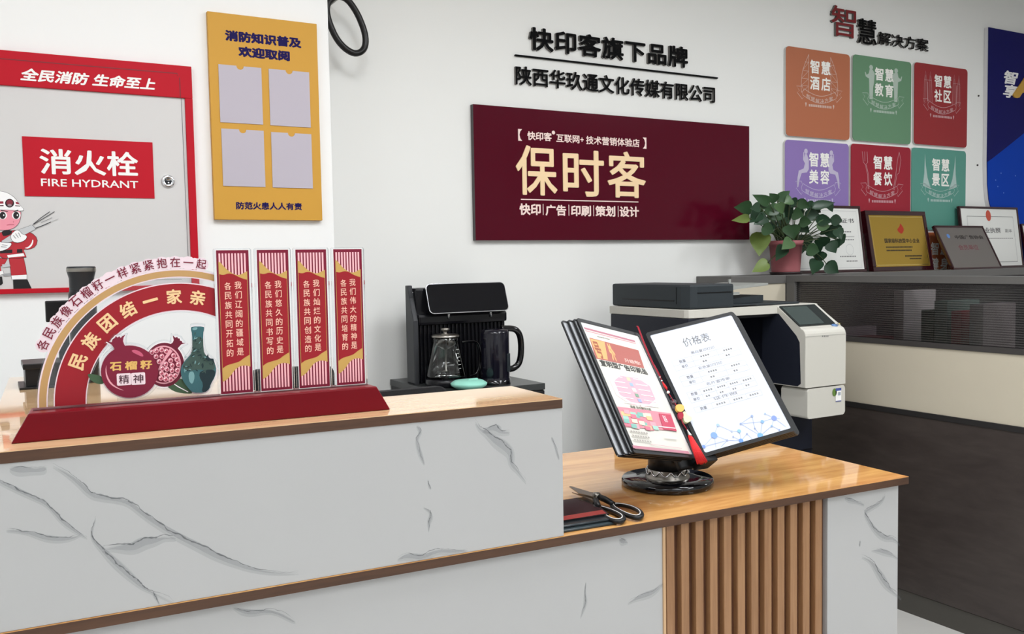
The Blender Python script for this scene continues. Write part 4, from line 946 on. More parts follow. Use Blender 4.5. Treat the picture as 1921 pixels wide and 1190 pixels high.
for i, (o_, pts, w, s_) in enumerate([(A_, [(-60, 150), (0, 175), (100, 220), (215, 275), (295, 315), (350, 370), (400, 430), (480, 490), (560, 540)], .003, .012), (A_, [(340, 68), (420, 110), (500, 170), (585, 255), (650, 270), (790, 290), (850, 320), (930, 385), (1030, 450), (1150, 520), (1280, 585), (1390, 645), (1500, 690), (1620, 735), (1780, 760), (1921, 760)], .0034, .018),
        (A_, [(40, 490), (100, 490), (200, 505), (310, 540), (440, 545), (520, 520)], .002, .012), (A_, [(615, 410), (585, 500), (600, 550), (655, 605), (720, 670), (790, 735), (860, 800), (920, 855), (985, 890), (1120, 955)], .003, .014), (A_, [(655, 605), (740, 590), (850, 590), (920, 550), (1000, 545), (1060, 525), (1130, 535)], .004, .022),
        (A_, [(985, 890), (1005, 930), (1025, 970)], .002, .006), (A_, [(60, 85), (150, 88), (240, 95), (300, 80)], .0008, .020), (B_, [(860, 200), (890, 240), (855, 290), (880, 380), (910, 460)], .0014, .012), (B_, [(935, 570), (940, 600), (955, 630)], .0016, .006), (B_, [(905, 750), (950, 775), (955, 810), (940, 850), (940, 910)], .002, .010),
        (B_, [(1250, 165), (1280, 215), (1330, 240), (1390, 290), (1440, 320), (1490, 370), (1490, 450), (1530, 490), (1590, 570)], .0034, .024), (B_, [(1300, 230), (1390, 200), (1420, 240), (1480, 240)], .003, .02), (B_, [(730, 1090), (800, 1060), (900, 1075), (1000, 1030), (1080, 1035), (1200, 1030)], .002, .018), (B_, [(1760, 280), (1780, 330), (1810, 430)], .001, .008)]):
    vein(up, pts, *o_, CF, -.0011, w, s_, i)
up.build('upper_panel', None, ct, 'white marble panel with grey veins')
for i, (o_, pts, w, s_) in enumerate([(C_, [(370, 210), (335, 270), (230, 330), (190, 360), (240, 450), (310, 540), (380, 580), (440, 580), (500, 640)], .0026, .020), (C_, [(155, 615), (152, 640), (150, 665)], .003, .006), (C_, [(170, 740), (240, 770), (300, 850), (370, 960), (410, 1020), (510, 1100)], .003, .022), (C_, [(250, 690), (340, 690), (420, 720), (480, 760)], .001, .016), (C_, [(20, 240), (90, 260), (190, 300)], .0014, .014)]): vein(rp, pts, *o_, CF, -.0116, w, s_, i + 20)
rp.build('end_panel', None, ct, 'narrow white marble panel at the end')
for i, (o_, pts, w, s_) in enumerate([(D_, [(690, 950), (680, 1050), (690, 1140), (640, 1280)], .002, .010), (D_, [(1080, 1140), (1180, 1080), (1330, 1030), (1420, 940)], .0012, .016), (D_, [(1000, 540), (1040, 560), (1080, 570)], .001, .016), (A_, [(1500, 985), (1600, 1020), (1750, 1000), (1900, 1080)], .0016, .014)]): vein(lp_, pts, *o_, CF, -.0116, w, s_, i + 40)
lp_.build('lower_panel', None, ct, 'white marble panel under the lower top')

# ------------------------------------------------------------------ red slogan stand on the shelf top
pA = on_z(20, 834, ZU); pB = on_z(733, 769, ZU); da = (pB - pA).normalized(); LA = (pB - pA).length
nb = Vector((-da.y, da.x, 0)); DF = Fr(pA + nb * .035, da, ZA)
M_STR = mat('stand_red', (104, 4, 18), .3, spec=.18); M_CRIM = mat('print_crimson', (152, 24, 36), .4); M_MAR = mat('print_maroon', (120, 16, 46), .4); M_PGOLD = mat('print_gold', (198, 160, 88), .4); M_PPINK = mat('print_pink', (244, 186, 192), .45); M_PALE = mat('print_blush', (234, 214, 221), .45); M_CREAM = mat('print_cream', (238, 200, 150), .45)
st = thing('slogan_stand', DF.p(LA / 2, 0, 0), 'red desk stand with clear arch and four upright slogan panels on the shelf', 'desk ornament')
b = B()
lowq = [(0, .035), (LA, .035), (LA - .004, -.055), (.004, -.055)]; HB = .042
hiq = [(.0243, .033), (LA - .0232, .033), (LA - .026, -.030), (.027, -.030)]
va = [b.bm.verts.new(DF.p(x, 0, z)) for x, z in lowq]; vb = [b.bm.verts.new(DF.p(x, HB, z)) for x, z in hiq]
b.bm.faces.new(va[::-1]); b.bm.faces.new(vb)
for i in range(4): b.bm.faces.new((va[i], va[(i + 1) % 4], vb[(i + 1) % 4], vb[i]))
bmesh.ops.recalc_face_normals(b.bm, faces=b.bm.faces[:]); bmesh.ops.bevel(b.bm, geom=list({e for f in b.bm.faces for e in f.edges}), offset=.0025, segments=2, affect='EDGES', profile=.6)
b.build('base', M_STR, st)
b = B(); b.box(DF, .03, LA - .03, HB - .001, HB + .0006, -.006, .006); b.build('slot', mat('slot_dark', (70, 6, 20), .5), st)
# four panels
cols = ['我们辽阔的疆域是|各民族共同开拓的', '我们悠久的历史是|各民族共同书写的', '我们灿烂的文化是|各民族共同创造的', '我们伟大的精神是|各民族共同培育的']
for i, (xa, xb) in enumerate(((.3003, .3512), (.3645, .4158), (.4278, .4798), (.4922, .5420))):
    y0, y1 = HB + .003, .2780; W, H = xb - xa, y1 - y0; zf = .0028
    pn = B().prism(DF, rrect(xa - .0042, xb + .0042, HB - .01, y1 + .003, .003, 3), -.0025, .0025).build('slogan_panel', M_CLEAR, st)
    e = lambda u, v: (xa + u * W, y1 - v * H)
    pr_ = B(); pr_.use(M_WHITE).poly(DF, [(xa - .001, y0 - .001), (xb + .001, y0 - .001), (xb + .001, y1 + .001), (xa - .001, y1 + .001)], zf - .0002)
    pr_.use(M_MAR).poly(DF, [e(0, 1), e(1, 1), e(1, 0), e(0, 0)], zf)
    pr_.use(M_PPINK)
    for k in range(9):
        u = .07 + .0975 * k
        pr_.poly(DF, [e(u, .30), e(u + .055, .30), e(u + .055, .022), e(u, .022)], zf + .0002); pr_.poly(DF, [e(u, .982), e(u + .055, .982), e(u + .055, .70), e(u, .70)], zf + .0002)
    gt = smooth([(.06, .078), (.13, .085), (.25, .12), (.40, .15), (.55, .170), (.70, .174), (.85, .158), (.94, .148)], 2, False); gl_ = smooth([(.06, .915), (.2, .90), (.33, .87), (.45, .835), (.58, .815), (.72, .808), (.85, .812), (.94, .82)], 2, False)
    pr_.use(M_PGOLD).poly(DF, [e(*q) for q in gl_] + [e(*q) for q in gt[::-1]], zf + .0004)
    rt = smooth([(.075, .165), (.2, .172), (.35, .160), (.5, .165), (.65, .185), (.8, .20), (.925, .207)], 2, False); rl = smooth([(.075, .82), (.2, .80), (.4, .79), (.6, .78), (.75, .755), (.925, .735)], 2, False)
    pr_.use(M_CRIM).poly(DF, [e(*q) for q in rl] + [e(*q) for q in rt[::-1]], zf + .0006)
    r_, l_ = cols[i].split('|'); pr_.use(mat('print_peach', (244, 190, 170), .45))
    def bb(u0, v0, u1, v1): a, c = e(u0, v0), e(u1, v1); return (a[0], c[0], c[1], a[1])
    for k, ch in enumerate(l_): pr_.text(DF, ch, bb(.215, .222 + .0665 * k, .425, .275 + .0665 * k), zf + .0008, bold=.012)
    for k, ch in enumerate(r_): pr_.text(DF, ch, bb(.53, .218 + .0665 * k, .745, .271 + .0665 * k), zf + .0008, bold=.012)
    pr_.build('slogan_print', None, pn)
# arch
AC = (.24, .045); XE = .2972
def ang(r): return math.degrees(math.acos(max(-1, min(1, (XE - AC[0]) / r))))
def arc(r, a0=180.0, n=40): a1 = ang(r); return [(AC[0] + r * math.cos(math.radians(a0 + (a1 - a0) * k / n)), AC[1] + r * math.sin(math.radians(a0 + (a1 - a0) * k / n))) for k in range(n + 1)]
def band(b, r0, r1, h, m, drop=0.0):
    o_, i_ = arc(r1), arc(r0)
    if drop: o_ = [(o_[0][0], o_[0][1] - drop)] + o_; i_ = [(i_[0][0], i_[0][1] - drop)] + i_
    b.use(m)
    for k in range(len(o_) - 1): b.face([DF.p(*i_[k], h), DF.p(*i_[k + 1], h), DF.p(*o_[k + 1], h), DF.p(*o_[k], h)])
ZA_ = -.004
ar = B(); o_, i_ = arc(.2062), arc(.1352)
ar.prism(DF, [(o_[0][0], HB - .008)] + o_ + i_[::-1] + [(i_[0][0], HB - .008)], ZA_ - .005, ZA_)
ar = ar.build('arch_panel', M_CLEAR, st)
b = B(); band(b, .1905, .2042, ZA_ + .0003, M_PALE); band(b, .1922, .2020, ZA_ + .0005, mat('print_bronze', (190, 150, 98), .4)); band(b, .1372, .1825, ZA_ + .0003, M_PALE); band(b, .1388, .1808, ZA_ + .0005, M_CRIM)
b.build('arch_band', None, ar)
b = B().use(M_CREAM)
for k, ch in enumerate('民族团结一家亲'):
    a = 155.7 - 12.78 * k; f2 = DF.sub(AC[0] + .1605 * math.cos(math.radians(a)), AC[1] + .1605 * math.sin(math.radians(a)), math.radians(a - 90), ZA_)
    hh = .0022 if ch == '一' else .0118
    b.text(f2, ch, (-.0115, .0115, -hh, hh), .0008, bold=.03)
b.build('title_lettering', None, ar)
b = B(); R_t = .2148
for k in range(29):
    a = 154.0 - 2.65 * k; b.use(M_PALE); cx_, cy_ = AC[0] + (R_t - .001) * math.cos(math.radians(a)), AC[1] + (R_t - .001) * math.sin(math.radians(a)); b.poly(DF, circle(cx_, cy_, .0112 if k % 2 == 0 else .0095, n=12), ZA_ + .0002 + .00001 * k)
bk = b.build('slogan_backing', None, ar)
b = B().use(M_MAR)
for k, ch in enumerate('各民族像石榴籽一样紧紧抱在一起'):
    a = 154.0 - 5.3 * k; f2 = DF.sub(AC[0] + R_t * math.cos(math.radians(a)), AC[1] + R_t * math.sin(math.radians(a)), math.radians(a - 90), ZA_)
    hh = .0009 if ch == '一' else .0078
    b.text(f2, ch, (-.0076, .0076, -hh, hh), .0010, bold=.008)
b.build('ring_lettering', None, bk)
# pomegranate and vase print in front of the arch
PM = lambda x, y, z=0: DF.px(180 + x / 7.4375, 600 + y / 7.4375, z)
def pmp(pts): return [PM(x, y) for x, y in pts]
def ell(cx, cy, rx, ry, n=40): return [(cx + rx * math.cos(2 * math.pi * k / n), cy + ry * math.sin(2 * math.pi * k / n)) for k in range(n)]
crown1 = [(265, 430), (250, 390), (215, 345), (140, 305), (220, 315), (232, 275), (262, 255), (278, 228), (300, 250), (325, 232), (345, 255), (365, 232), (415, 205), (385, 250), (378, 300), (395, 350), (430, 400)]
crown2 = [(1035, 345), (1070, 320), (1085, 285), (1070, 215), (1105, 250), (1135, 240), (1145, 262), (1170, 262), (1172, 290), (1200, 300), (1205, 322), (1250, 328), (1190, 345), (1150, 390), (1140, 410)]
vase = [(1335, 95), (1505, 95), (1512, 130), (1495, 190), (1500, 420), (1520, 490), (1600, 540), (1660, 610), (1682, 700), (1660, 800), (1600, 900), (1590, 960), (1520, 1020), (1350, 1022), (1290, 960), (1230, 880), (1190, 800), (1180, 700), (1210, 610), (1280, 530), (1335, 470), (1350, 400), (1340, 190), (1322, 130)]
def grow(pts, g, c=None):
    cx = sum(p[0] for p in pts) / len(pts); cy = sum(p[1] for p in pts) / len(pts)
    return [(x + (x - cx) / (math.hypot(x - cx, y - cy) or 1) * g, y + (y - cy) / (math.hypot(x - cx, y - cy) or 1) * g) for x, y in pts]
cut = B()
for pts, g in ((ell(468, 725, 398, 365), 22), (crown1, 26), (ell(955, 630, 275, 308), 22), (crown2, 26), (vase, 28)): cut.prism(DF, pmp(smooth(grow(pts, g + 20), 1)), .0005, .0035)
cut.prism(DF, pmp([(300, 1000), (1720, 900), (1720, 1130), (300, 1130)]), .0005, .0035)
cut = cut.build('fruit_panel', M_CLEAR, st)
L0 = [.0040]; pb_ = B()
def ink(m, pts, it=0):
    L0[0] += .00005; pb_.use(m); pb_.poly(DF, [DF.px(180 + x / 7.4375, 600 + y / 7.4375, L0[0]) for x, y in (smooth(pts, it) if it else pts)], L0[0])
M_PW = mat('print_white', (244, 238, 240), .45); M_POM = mat('pom_red', (122, 24, 52), .4); M_POM2 = mat('pom_dark', (104, 18, 44), .4); M_LG = mat('leaf_print', (66, 92, 66), .45); M_SEED = mat('seed_pink', (226, 160, 172), .45); M_SEEDD = mat('seed_red', (166, 70, 90), .45)
for pts, g in ((ell(468, 725, 398, 365), 18), (crown1, 20), (ell(955, 630, 275, 308), 16), (crown2, 18), (vase, 20)): ink(M_PW, grow(pts, g), 1 if pts in (crown1, crown2, vase) else 0)
ink(M_LG, [(-120, 760), (-60, 755), (100, 790), (120, 900), (20, 900), (-70, 850), (-105, 800)], 2)
ink(M_LG, [(985, 930), (1100, 840), (1180, 810), (1260, 880), (1340, 1010), (1340, 1035), (1200, 1030), (1080, 1000)], 1)
ink(M_PW, [(1095, 895), (1160, 935), (1290, 1005), (1280, 1012), (1150, 945), (1090, 905)])
ink(M_POM2, ell(955, 630, 275, 308)); ink(M_POM2, crown2); ink(M_SEED, ell(945, 630, 243, 268)); ink(M_POM, ell(942, 630, 224, 248))
ink(M_SEED, [(1030, 405), (1070, 440), (960, 580), (900, 680), (880, 720), (870, 690), (900, 620), (960, 520)])
for x, y in ((780, 455), (842, 435), (915, 420), (980, 440), (838, 515), (920, 510), (880, 585), (1082, 500), (1040, 570), (1128, 555), (975, 620), (1062, 640), (1148, 625), (925, 680), (990, 690), (1060, 710), (1135, 705), (915, 745), (975, 770), (1040, 785), (1105, 780), (905, 815), (972, 830), (1042, 838)):
    ink(M_SEED, ell(x, y, 34, 36, 14)); ink(M_SEEDD, ell(x + 4, y + 6, 20, 20, 10)); ink(M_PW, ell(x - 10, y - 10, 8, 9, 8))
ink(M_POM, ell(468, 725, 398, 365, 56)); ink(M_POM, crown1)
ink(mat('pom_gloss', (196, 90, 118), .4), [(495, 425), (560, 420), (630, 455), (665, 500), (650, 520), (580, 490), (510, 455)], 1)
ink(M_SEED, [(150, 620), (142, 700), (165, 800), (220, 890), (310, 955), (410, 995), (300, 965), (200, 905), (145, 810), (130, 710)], 1)
for ch, x0, x1 in (('石', 195, 355), ('榴', 405, 575), ('籽', 620, 782)):
    L0[0] += .00005; p0 = PM(x0, 585 - (x0 - 195) * .06 + 135, L0[0]); p1 = PM(x1, 585 - (x0 - 195) * .06, L0[0]); pb_.use(mat('pom_gold', (224, 180, 104), .4)).text(DF, ch, (p0[0], p1[0], p0[1], p1[1]), L0[0], bold=.04)
for ch, x0, x1, y0 in (('精', 290, 480, 735), ('神', 490, 678, 725)):
    L0[0] += .00005; a = PM(x0, y0 + 180); c = PM(x1, y0); pb_.use(M_PALE).poly(DF, rrect(a[0], c[0], a[1], c[1], .002), L0[0])
    L0[0] += .00005; a = PM(x0 + 26, y0 + 155); c = PM(x1 - 26, y0 + 25); pb_.use(mat('print_plum', (70, 24, 44), .4)).text(DF, ch, (a[0], c[0], a[1], c[1]), L0[0], bold=.008)
ink(mat('vase_teal', (56, 98, 104), .35, var=.2), vase, 1)
M_VD = mat('vase_dark', (26, 46, 52), .4); M_VL = mat('vase_light', (116, 158, 162), .35); M_VM = mat('vase_moss', (62, 84, 78), .45, var=.3)
ink(M_VM, [(1345, 250), (1495, 230), (1500, 430), (1530, 500), (1620, 560), (1660, 640), (1650, 700), (1560, 720), (1440, 690), (1300, 720), (1210, 690), (1215, 620), (1290, 540), (1345, 470)], 1)
ink(M_VD, [(1450, 720), (1600, 690), (1670, 720), (1650, 800), (1600, 900), (1560, 1000), (1470, 1015), (1500, 900), (1440, 800)], 1)
ink(M_VL, [(1300, 730), (1360, 720), (1380, 800), (1350, 900), (1310, 880), (1290, 800)], 1); ink(M_VL, [(1345, 110), (1420, 105), (1410, 140), (1350, 150)], 1)
rnd = random.Random(3)
for k in range(60):
    x, y = rnd.uniform(1225, 1640), rnd.uniform(520, 740)
    if k > 34: x, y = rnd.uniform(1350, 1490), rnd.uniform(170, 520)
    a = rnd.uniform(0, 3.1); l, w = rnd.uniform(18, 46), rnd.uniform(5, 11); ca_, sa_ = math.cos(a), math.sin(a)
    ink((M_VD, M_VL, M_VM, M_VD)[k % 4], [(x + ca_ * l, y + sa_ * l), (x - sa_ * w, y + ca_ * w), (x - ca_ * l, y - sa_ * l), (x + sa_ * w, y - ca_ * w)], 1)
ink(M_VD, [(1540, 540), (1565, 470), (1575, 540), (1640, 545), (1660, 620), (1610, 570), (1560, 580)], 0)
pb_.build('fruit_and_vase_print', None, cut)

# ------------------------------------------------------------------ things on the return of the shelf top
def zx(x, y): return (20 + x / 5.41, 560 + y / 5.41)
yb_ = 2.18
q0 = on_y(44, 716, yb_); zt_b = on_y(44, 684, yb_).z; q1 = on_y(118, 714, yb_)
bxx = thing('black_box', ((q0.x + q1.x) / 2, yb_ + .06, ZU), 'black lidded box on the shelf return, left of the thermos', 'box')
B().box(G, q0.x + .004, q1.x, yb_ + .004, yb_ + .12, ZU + .004, zt_b - .006, .002).build('body', M_BLACK, bxx)
B().box(G, q0.x, q1.x + .002, yb_, yb_ + .124, zt_b - .012, zt_b, .002).build('lid', M_BLACK, bxx)
B().box(G, q0.x - .008, q1.x + .002, yb_ - .008, yb_ + .126, ZU, ZU + .005, .001).build('foot_plate', M_BLACK, bxx)
yth = 2.24; c_ = on_y(161, 700, yth); rth = (on_y(187, 600, yth).x - on_y(134, 600, yth).x) / 2; zth = on_y(160, 500, yth).z
th = thing('thermos', (c_.x, yth, ZU), 'tall black thermos with a flared lid behind the clear arch', 'thermos')
hT = zth - ZU
B().lathe([(0, 0), (rth * .94, 0), (rth, .006), (rth, hT * .76), (rth * .90, hT * .80), (0, hT * .80)], (c_.x, yth, ZU), 32).build('body', mat('thermos_black', (24, 26, 30), .3), th)
lid = B().lathe([(rth * .90, hT * .80), (rth * .90, hT * .90), (rth * 1.02, hT * .95), (rth * 1.05, hT * .99), (rth * .98, hT), (0, hT)], (c_.x, yth, ZU), 32).build('lid', mat('thermos_lid', (34, 36, 40), .35), th)
B().lathe([(rth * 1.055, hT * .955), (rth * 1.065, hT * .97), (rth * 1.055, hT * .985)], (c_.x, yth, ZU), 32).build('steel_ring', M_STEEL, lid)
ysc = 2.42; a = on_y(86.5, 605, ysc); c = on_y(150, 563, ysc)
sc2 = thing('small_screen', ((a.x + c.x) / 2, ysc, ZU), 'small black screen on a post behind the thermos', 'screen')
B().box(G, a.x, c.x, ysc, ysc + .02, a.z, c.z, .003).build('panel', M_BLACK, sc2)
B().box(G, (a.x + c.x) / 2 - .012, (a.x + c.x) / 2 + .012, ysc + .012, ysc + .028, ZU + .012, c.z - .03, .003).build('post', M_DARK, sc2)
B().box(G, (a.x + c.x) / 2 - .06, (a.x + c.x) / 2 + .06, ysc - .02, ysc + .03, ZU, ZU + .012, .003).build('foot', M_BLACK, sc2)
# ------------------------------------------------------------------ display binder on its turntable
bc = on_z(1252, 909, ZL_); rb = .103
M_BND = mat('binder_black', (22, 23, 25), .4); M_SLV = clear('sleeve_clear', (236, 238, 240), .05, .08)
S_ = Vector((1.31, 1.489, .837)); el = .91881
d_ = Vector((0, math.cos(el), math.sin(el))); e1 = XA.copy(); e2 = e1.cross(d_)
PWd, PL = .2314, .324
bn = thing('display_binder', (bc.x, bc.y, ZL_), 'open black display binder of clear sleeves on a round swivel base', 'binder')
B().lathe([(0, 0), (rb * .97, 0), (rb, .003), (rb, .013), (rb * .975, .017), (rb * .6, .0185), (0, .0185)], (bc.x, bc.y, ZL_), 56).build('base', M_BLACKG, bn)
nb_ = B().use(M_STEEL).lathe([(.050, .018), (.049, .022), (.046, .026), (.046, .037), (.044, .038)], (bc.x, bc.y, ZL_), 40)
for k in range(12):
    a0 = 2 * math.pi * k / 12; pts = [(bc.x + .0475 * math.cos(a0 + .5236 * t / 8), bc.y + .0475 * math.sin(a0 + .5236 * t / 8), ZL_ + .038 - .011 * math.sin(math.pi * t / 8)) for t in range(9)]
    nb_.use(M_CHROME).tube(pts, .0016, 6)
nb_.build('collar', None, bn, 'scalloped chrome collar')
B().lathe([(0, .03), (.0435, .03), (.043, .06), (.041, .085), (.034, .1), (0, .1)], (bc.x, bc.y, ZL_), 36).build('column', M_BLACK, bn)
# rear support bracket from column to spine
B().box(Fr(S_ - e2 * .03, e1, d_), -.03, .03, -.004, .26, -.016, -.002, .004).build('spine_plate', M_BND, bn)
B().box(Fr(S_ - e2 * .006, e1, d_), .004, .045, -.012, .004, -.03, .012, .003).build('spine_foot', M_BND, bn)
B().tube([(bc.x, bc.y, ZL_ + .095), (bc.x, bc.y + .01, ZL_ + .12), S_ + d_ * .08 - e2 * .04], [.03, .024, .02], 12).build('arm', M_BND, bn)
SP = Fr(S_, e1, d_)
def page_frame(side, angle, sh, back):
    a = math.radians(angle); dirn = e1 * (side * math.cos(a)) + e2 * math.sin(a)
    o_ = S_ + e1 * (side * sh) - e2 * back
    if side < 0: return Fr(o_ + dirn * (.01 + PWd), -dirn, d_)
    return Fr(o_ + dirn * .01, dirn, d_)
BW = .0085
def sleeve(fr, label=None, sheet_m=None, BW=.0085):
    b = B().use(M_BND)
    out = rrect(0, PWd, 0, PL, .008); inn = rrect(BW, PWd - BW, BW, PL - BW, .004); n = len(out)
    for z0, z1 in ((-.0016, .0016),):
        o0 = [b.bm.verts.new(fr.p(x, y, z0)) for x, y in out]; o1 = [b.bm.verts.new(fr.p(x, y, z1)) for x, y in out]; i0 = [b.bm.verts.new(fr.p(x, y, z0)) for x, y in inn]; i1 = [b.bm.verts.new(fr.p(x, y, z1)) for x, y in inn]
        for k in range(n):
            m = (k + 1) % n
            for q in ((o0[k], o0[m], o1[m], o1[k]), (o1[k], o1[m], i1[m], i1[k]), (i1[k], i1[m], i0[m], i0[k]), (i0[k], i0[m], o0[m], o0[k])): f = b.bm.faces.new(q); f.material_index = b.m
    s_ = b.build('page_sleeve', None, bn, label)
    sh = B().box(fr, BW - .002, PWd - BW + .002, BW - .002, PL - BW + .002, -.0008, .0004).build('sheet', sheet_m, s_)
    return s_, sh
M_SHEET = mat('sheet_white', (204, 203, 200), .5, spec=.3); M_SHB = mat('sheet_blue', (197, 202, 216), .45, spec=.3); M_SHG = mat('sheet_grey', (176, 178, 182), .35)
for sh, an, bk in ((.0075, 20.2, .0018), (.0200, 20.0, .0030), (.035, 20.0, .0044)): sleeve(page_frame(-1, an, sh, bk), None, M_SHG, .0038)
for k in range(1, 6): sleeve(page_frame(1, 18.2 - .2 * k, .0066 * k, .0042 * k), None, M_SHG)
LF = page_frame(-1, 20.46, 0, 0); RF = page_frame(1, 18.19, 0, 0)
ls, lsh = sleeve(LF, 'sleeve with a printed advertising sheet', M_SHEET); rs, rsh = sleeve(RF, 'sleeve with the printed price list', M_SHB)
# the advertising sheet
pm = [.0006]; ad = B()
def lpx(pts, z=None): return [LF.px(1090 + x / 4.759, 610 + y / 4.759, pm[0]) for x, y in pts]
def lp2(col, pts, it=0):
    pm[0] += .00004; ad.use(mat('ad_%d_%d_%d' % col, col, .5)); ad.poly(LF, lpx(smooth(pts, it) if it else pts), pm[0])
lp2((202, 199, 190), [(30, 30), (500, 150), (985, 1165), (470, 1120)])
lp2((170, 110, 124), [(24, 18), (478, 138), (486, 156), (32, 36)])
lp2((190, 130, 140), [(36, 46), (488, 162), (492, 170), (40, 54)])
lp2((164, 92, 84), [(74, 112), (512, 226), (566, 388), (132, 300)])
lp2((226, 160, 104), [(80, 120), (210, 150), (240, 310), (150, 295)])
def lt(s, tl, br, col, bold=0, sh=0):
    pm[0] += .00004; a = LF.px(1090 + tl[0] / 4.759, 610 + tl[1] / 4.759, pm[0]); c = LF.px(1090 + br[0] / 4.759, 610 + br[1] / 4.759, pm[0])
    ad.use(mat('ad_%d_%d_%d' % col, col, .5)).text(LF, s, (a[0], c[0], c[1], a[1]), pm[0], bold=bold)
lt('号', (92, 140), (215, 306), (150, 84, 60), .03); lt('外', (218, 158), (335, 330), (236, 170, 112), .05)
lt('升级啦!', (380, 295), (535, 360), (240, 190, 180), .02)
lt('宣明型广告印刷品', (158, 306), (600, 447), (52, 50, 46), .03)
lt('快印客旗下品牌', (142, 98), (258, 132), (120, 104, 90), .02)
lp2((236, 200, 204), [(215, 405), (610, 470), (745, 745), (350, 700)], 1)
lp2((222, 160, 172), [(270, 440), (590, 490), (690, 720), (370, 680)], 1)
for k in range(6):
    y = 440 + k * 48; x = 262 + k * 25
    lp2((246, 226, 228), [(x, y + 8), (x + 105, y + 24), (x + 108, y + 31), (x + 3, y + 15)]); lp2((246, 226, 228), [(x + 200, y + 36), (x + 305, y + 52), (x + 308, y + 59), (x + 203, y + 43)])
    c = ((226, 190, 160), (150, 170, 190), (238, 226, 216), (120, 150, 130), (150, 160, 196), (240, 210, 200))[k]
    lp2(c, [(x + 140, y + 25), (x + 172, y + 30), (x + 186, y + 62), (x + 154, y + 57)])
lt('套餐 宣传解决方案', (435, 715), (632, 768), (90, 84, 70), .01)
lp2((206, 128, 140), [(322, 728), (800, 788), (856, 950), (396, 908)])
rnd = random.Random(5)
for k in range(26):
    u, v = rnd.uniform(.02, .56), rnd.uniform(.05, .9); x = 322 + u * 470 + v * 70; y = 728 + u * 62 + v * 170
    c = ((120, 170, 160), (196, 110, 128), (226, 178, 130), (150, 190, 176), (214, 150, 160), (236, 206, 180))[k % 6]
    lp2(c, [(x, y), (x + 50, y + 7), (x + 62, y + 44), (x + 12, y + 36)])
lp2((180, 62, 86), [(694, 790), (800, 800), (856, 950), (736, 930)]); lt('联系', (722, 806), (780, 872), (246, 216, 220), .01)
lp2((238, 214, 218), [(690, 902), (842, 918), (845, 926), (693, 910)])
for k in range(3):
    for j in range(7): x = 440 + k * 16 + j * 23; y = 940 + k * 38 + j * 3; lp2((150, 144, 138), [(x, y), (x + 15, y + 2), (x + 21, y + 16), (x + 6, y + 14)])
lp2((206, 200, 196), [(750, 1000), (856, 1012), (860, 1022), (754, 1010)]); lp2((190, 140, 150), [(625, 1062), (900, 1100), (902, 1104), (627, 1066)])
lp2((174, 116, 130), [(458, 1074), (958, 1128), (972, 1152), (468, 1100)])
ad.build('advert_print', None, lsh)
# the price list
pr2 = B(); pz = [.0006]
def rq(x, y): return RF.px(1260 + x / 5.408, 620 + y / 5.408, pz[0])
def rline(pts, w, col):
    pz[0] += .00003; pr2.use(mat('pl_%d_%d_%d' % col, col, .5)); pr2.ribbon(RF, [rq(*p) for p in pts], w, pz[0])
def rdot(x, y, r, col):
    pz[0] += .00003; c = rq(x, y); pr2.use(mat('pl_%d_%d_%d' % col, col, .5)); pr2.poly(RF, circle(c[0], c[1], r, n=16), pz[0])
def rt2(s, tl, br, col, bold=0):
    pz[0] += .00003; a, c = rq(*tl), rq(*br); pr2.use(mat('pl_%d_%d_%d' % col, col, .5)).text(RF, s, (a[0], c[0], c[1], a[1]), pz[0], bold=bold)
GR, LG, MG = (112, 111, 110), (176, 178, 184), (138, 137, 136)
pq = lambda u, v: (u * PWd, PL - v * PL)
t0 = rq(105, 108); t1 = rq(380, 55); hh = .0115
for i, ch in enumerate('价格表'):
    x = t0[0] + (t1[0] - t0[0] - .022) * i / 2; yy = (t0[1] + t1[1]) / 2 - .004; pr2.use(mat('pl_112_111_110', GR, .5)).text(RF, ch, (x, x + .022, yy - hh, yy + hh), .0008)
def tblock(vt, title, rows, cw, u0=.13, u1=.86, h=.034):
    yy = PL * (1 - vt); pr2.use(mat('pl_138_137_136', MG, .5)).text(RF, title, (PWd * .36, PWd * .62, yy + .004, yy + .0115), .0008)
    n = len(cw); xs = [u0 + (u1 - u0) * sum(cw[:k]) / sum(cw) for k in range(n + 1)]
    for r in range(rows + 1): rr = yy - r * .0135; pr2.use(mat('pl_176_178_184', LG, .5)).ribbon(RF, [(PWd * u0, rr), (PWd * u1, rr)], .0006, .0008)
    for x in xs: pr2.ribbon(RF, [(PWd * x, yy), (PWd * x, yy - rows * .0135)], .0006, .0008)
    for r in range(rows):
        for k in range(n):
            cxm = PWd * (xs[k] + xs[k + 1]) / 2; ym = yy - (r + .5) * .0135; hw = min(.011, PWd * (xs[k + 1] - xs[k]) * .3)
            w_ = '数量' if (k == 0 and r == 0) else ('单价' if k == 0 else None)
            if w_: pr2.use(mat('pl_112_111_110', GR, .5)).text(RF, w_, (cxm - .008, cxm + .008, ym - .004, ym + .004), .0009)
            else:
                pr2.use(mat('pl_138_137_136', MG, .5))
                for j in range(4 if r == 0 else 2): x_ = cxm - hw + j * hw * .55; pr2.poly(RF, [(x_, ym - .002), (x_ + hw * .35, ym - .002), (x_ + hw * .35, ym + .002), (x_, ym + .002)], .0009)
tblock(.265, '黑白复印打印', 2, (1, 1.3, 1.1)); tblock(.395, '彩色复印打印', 2, (1, 1.3, 1.1)); tblock(.525, '名片宣传单', 2, (.9, 1, .9, .9, 1)); tblock(.645, '证件照', 1, (1, 1, 1, .9))
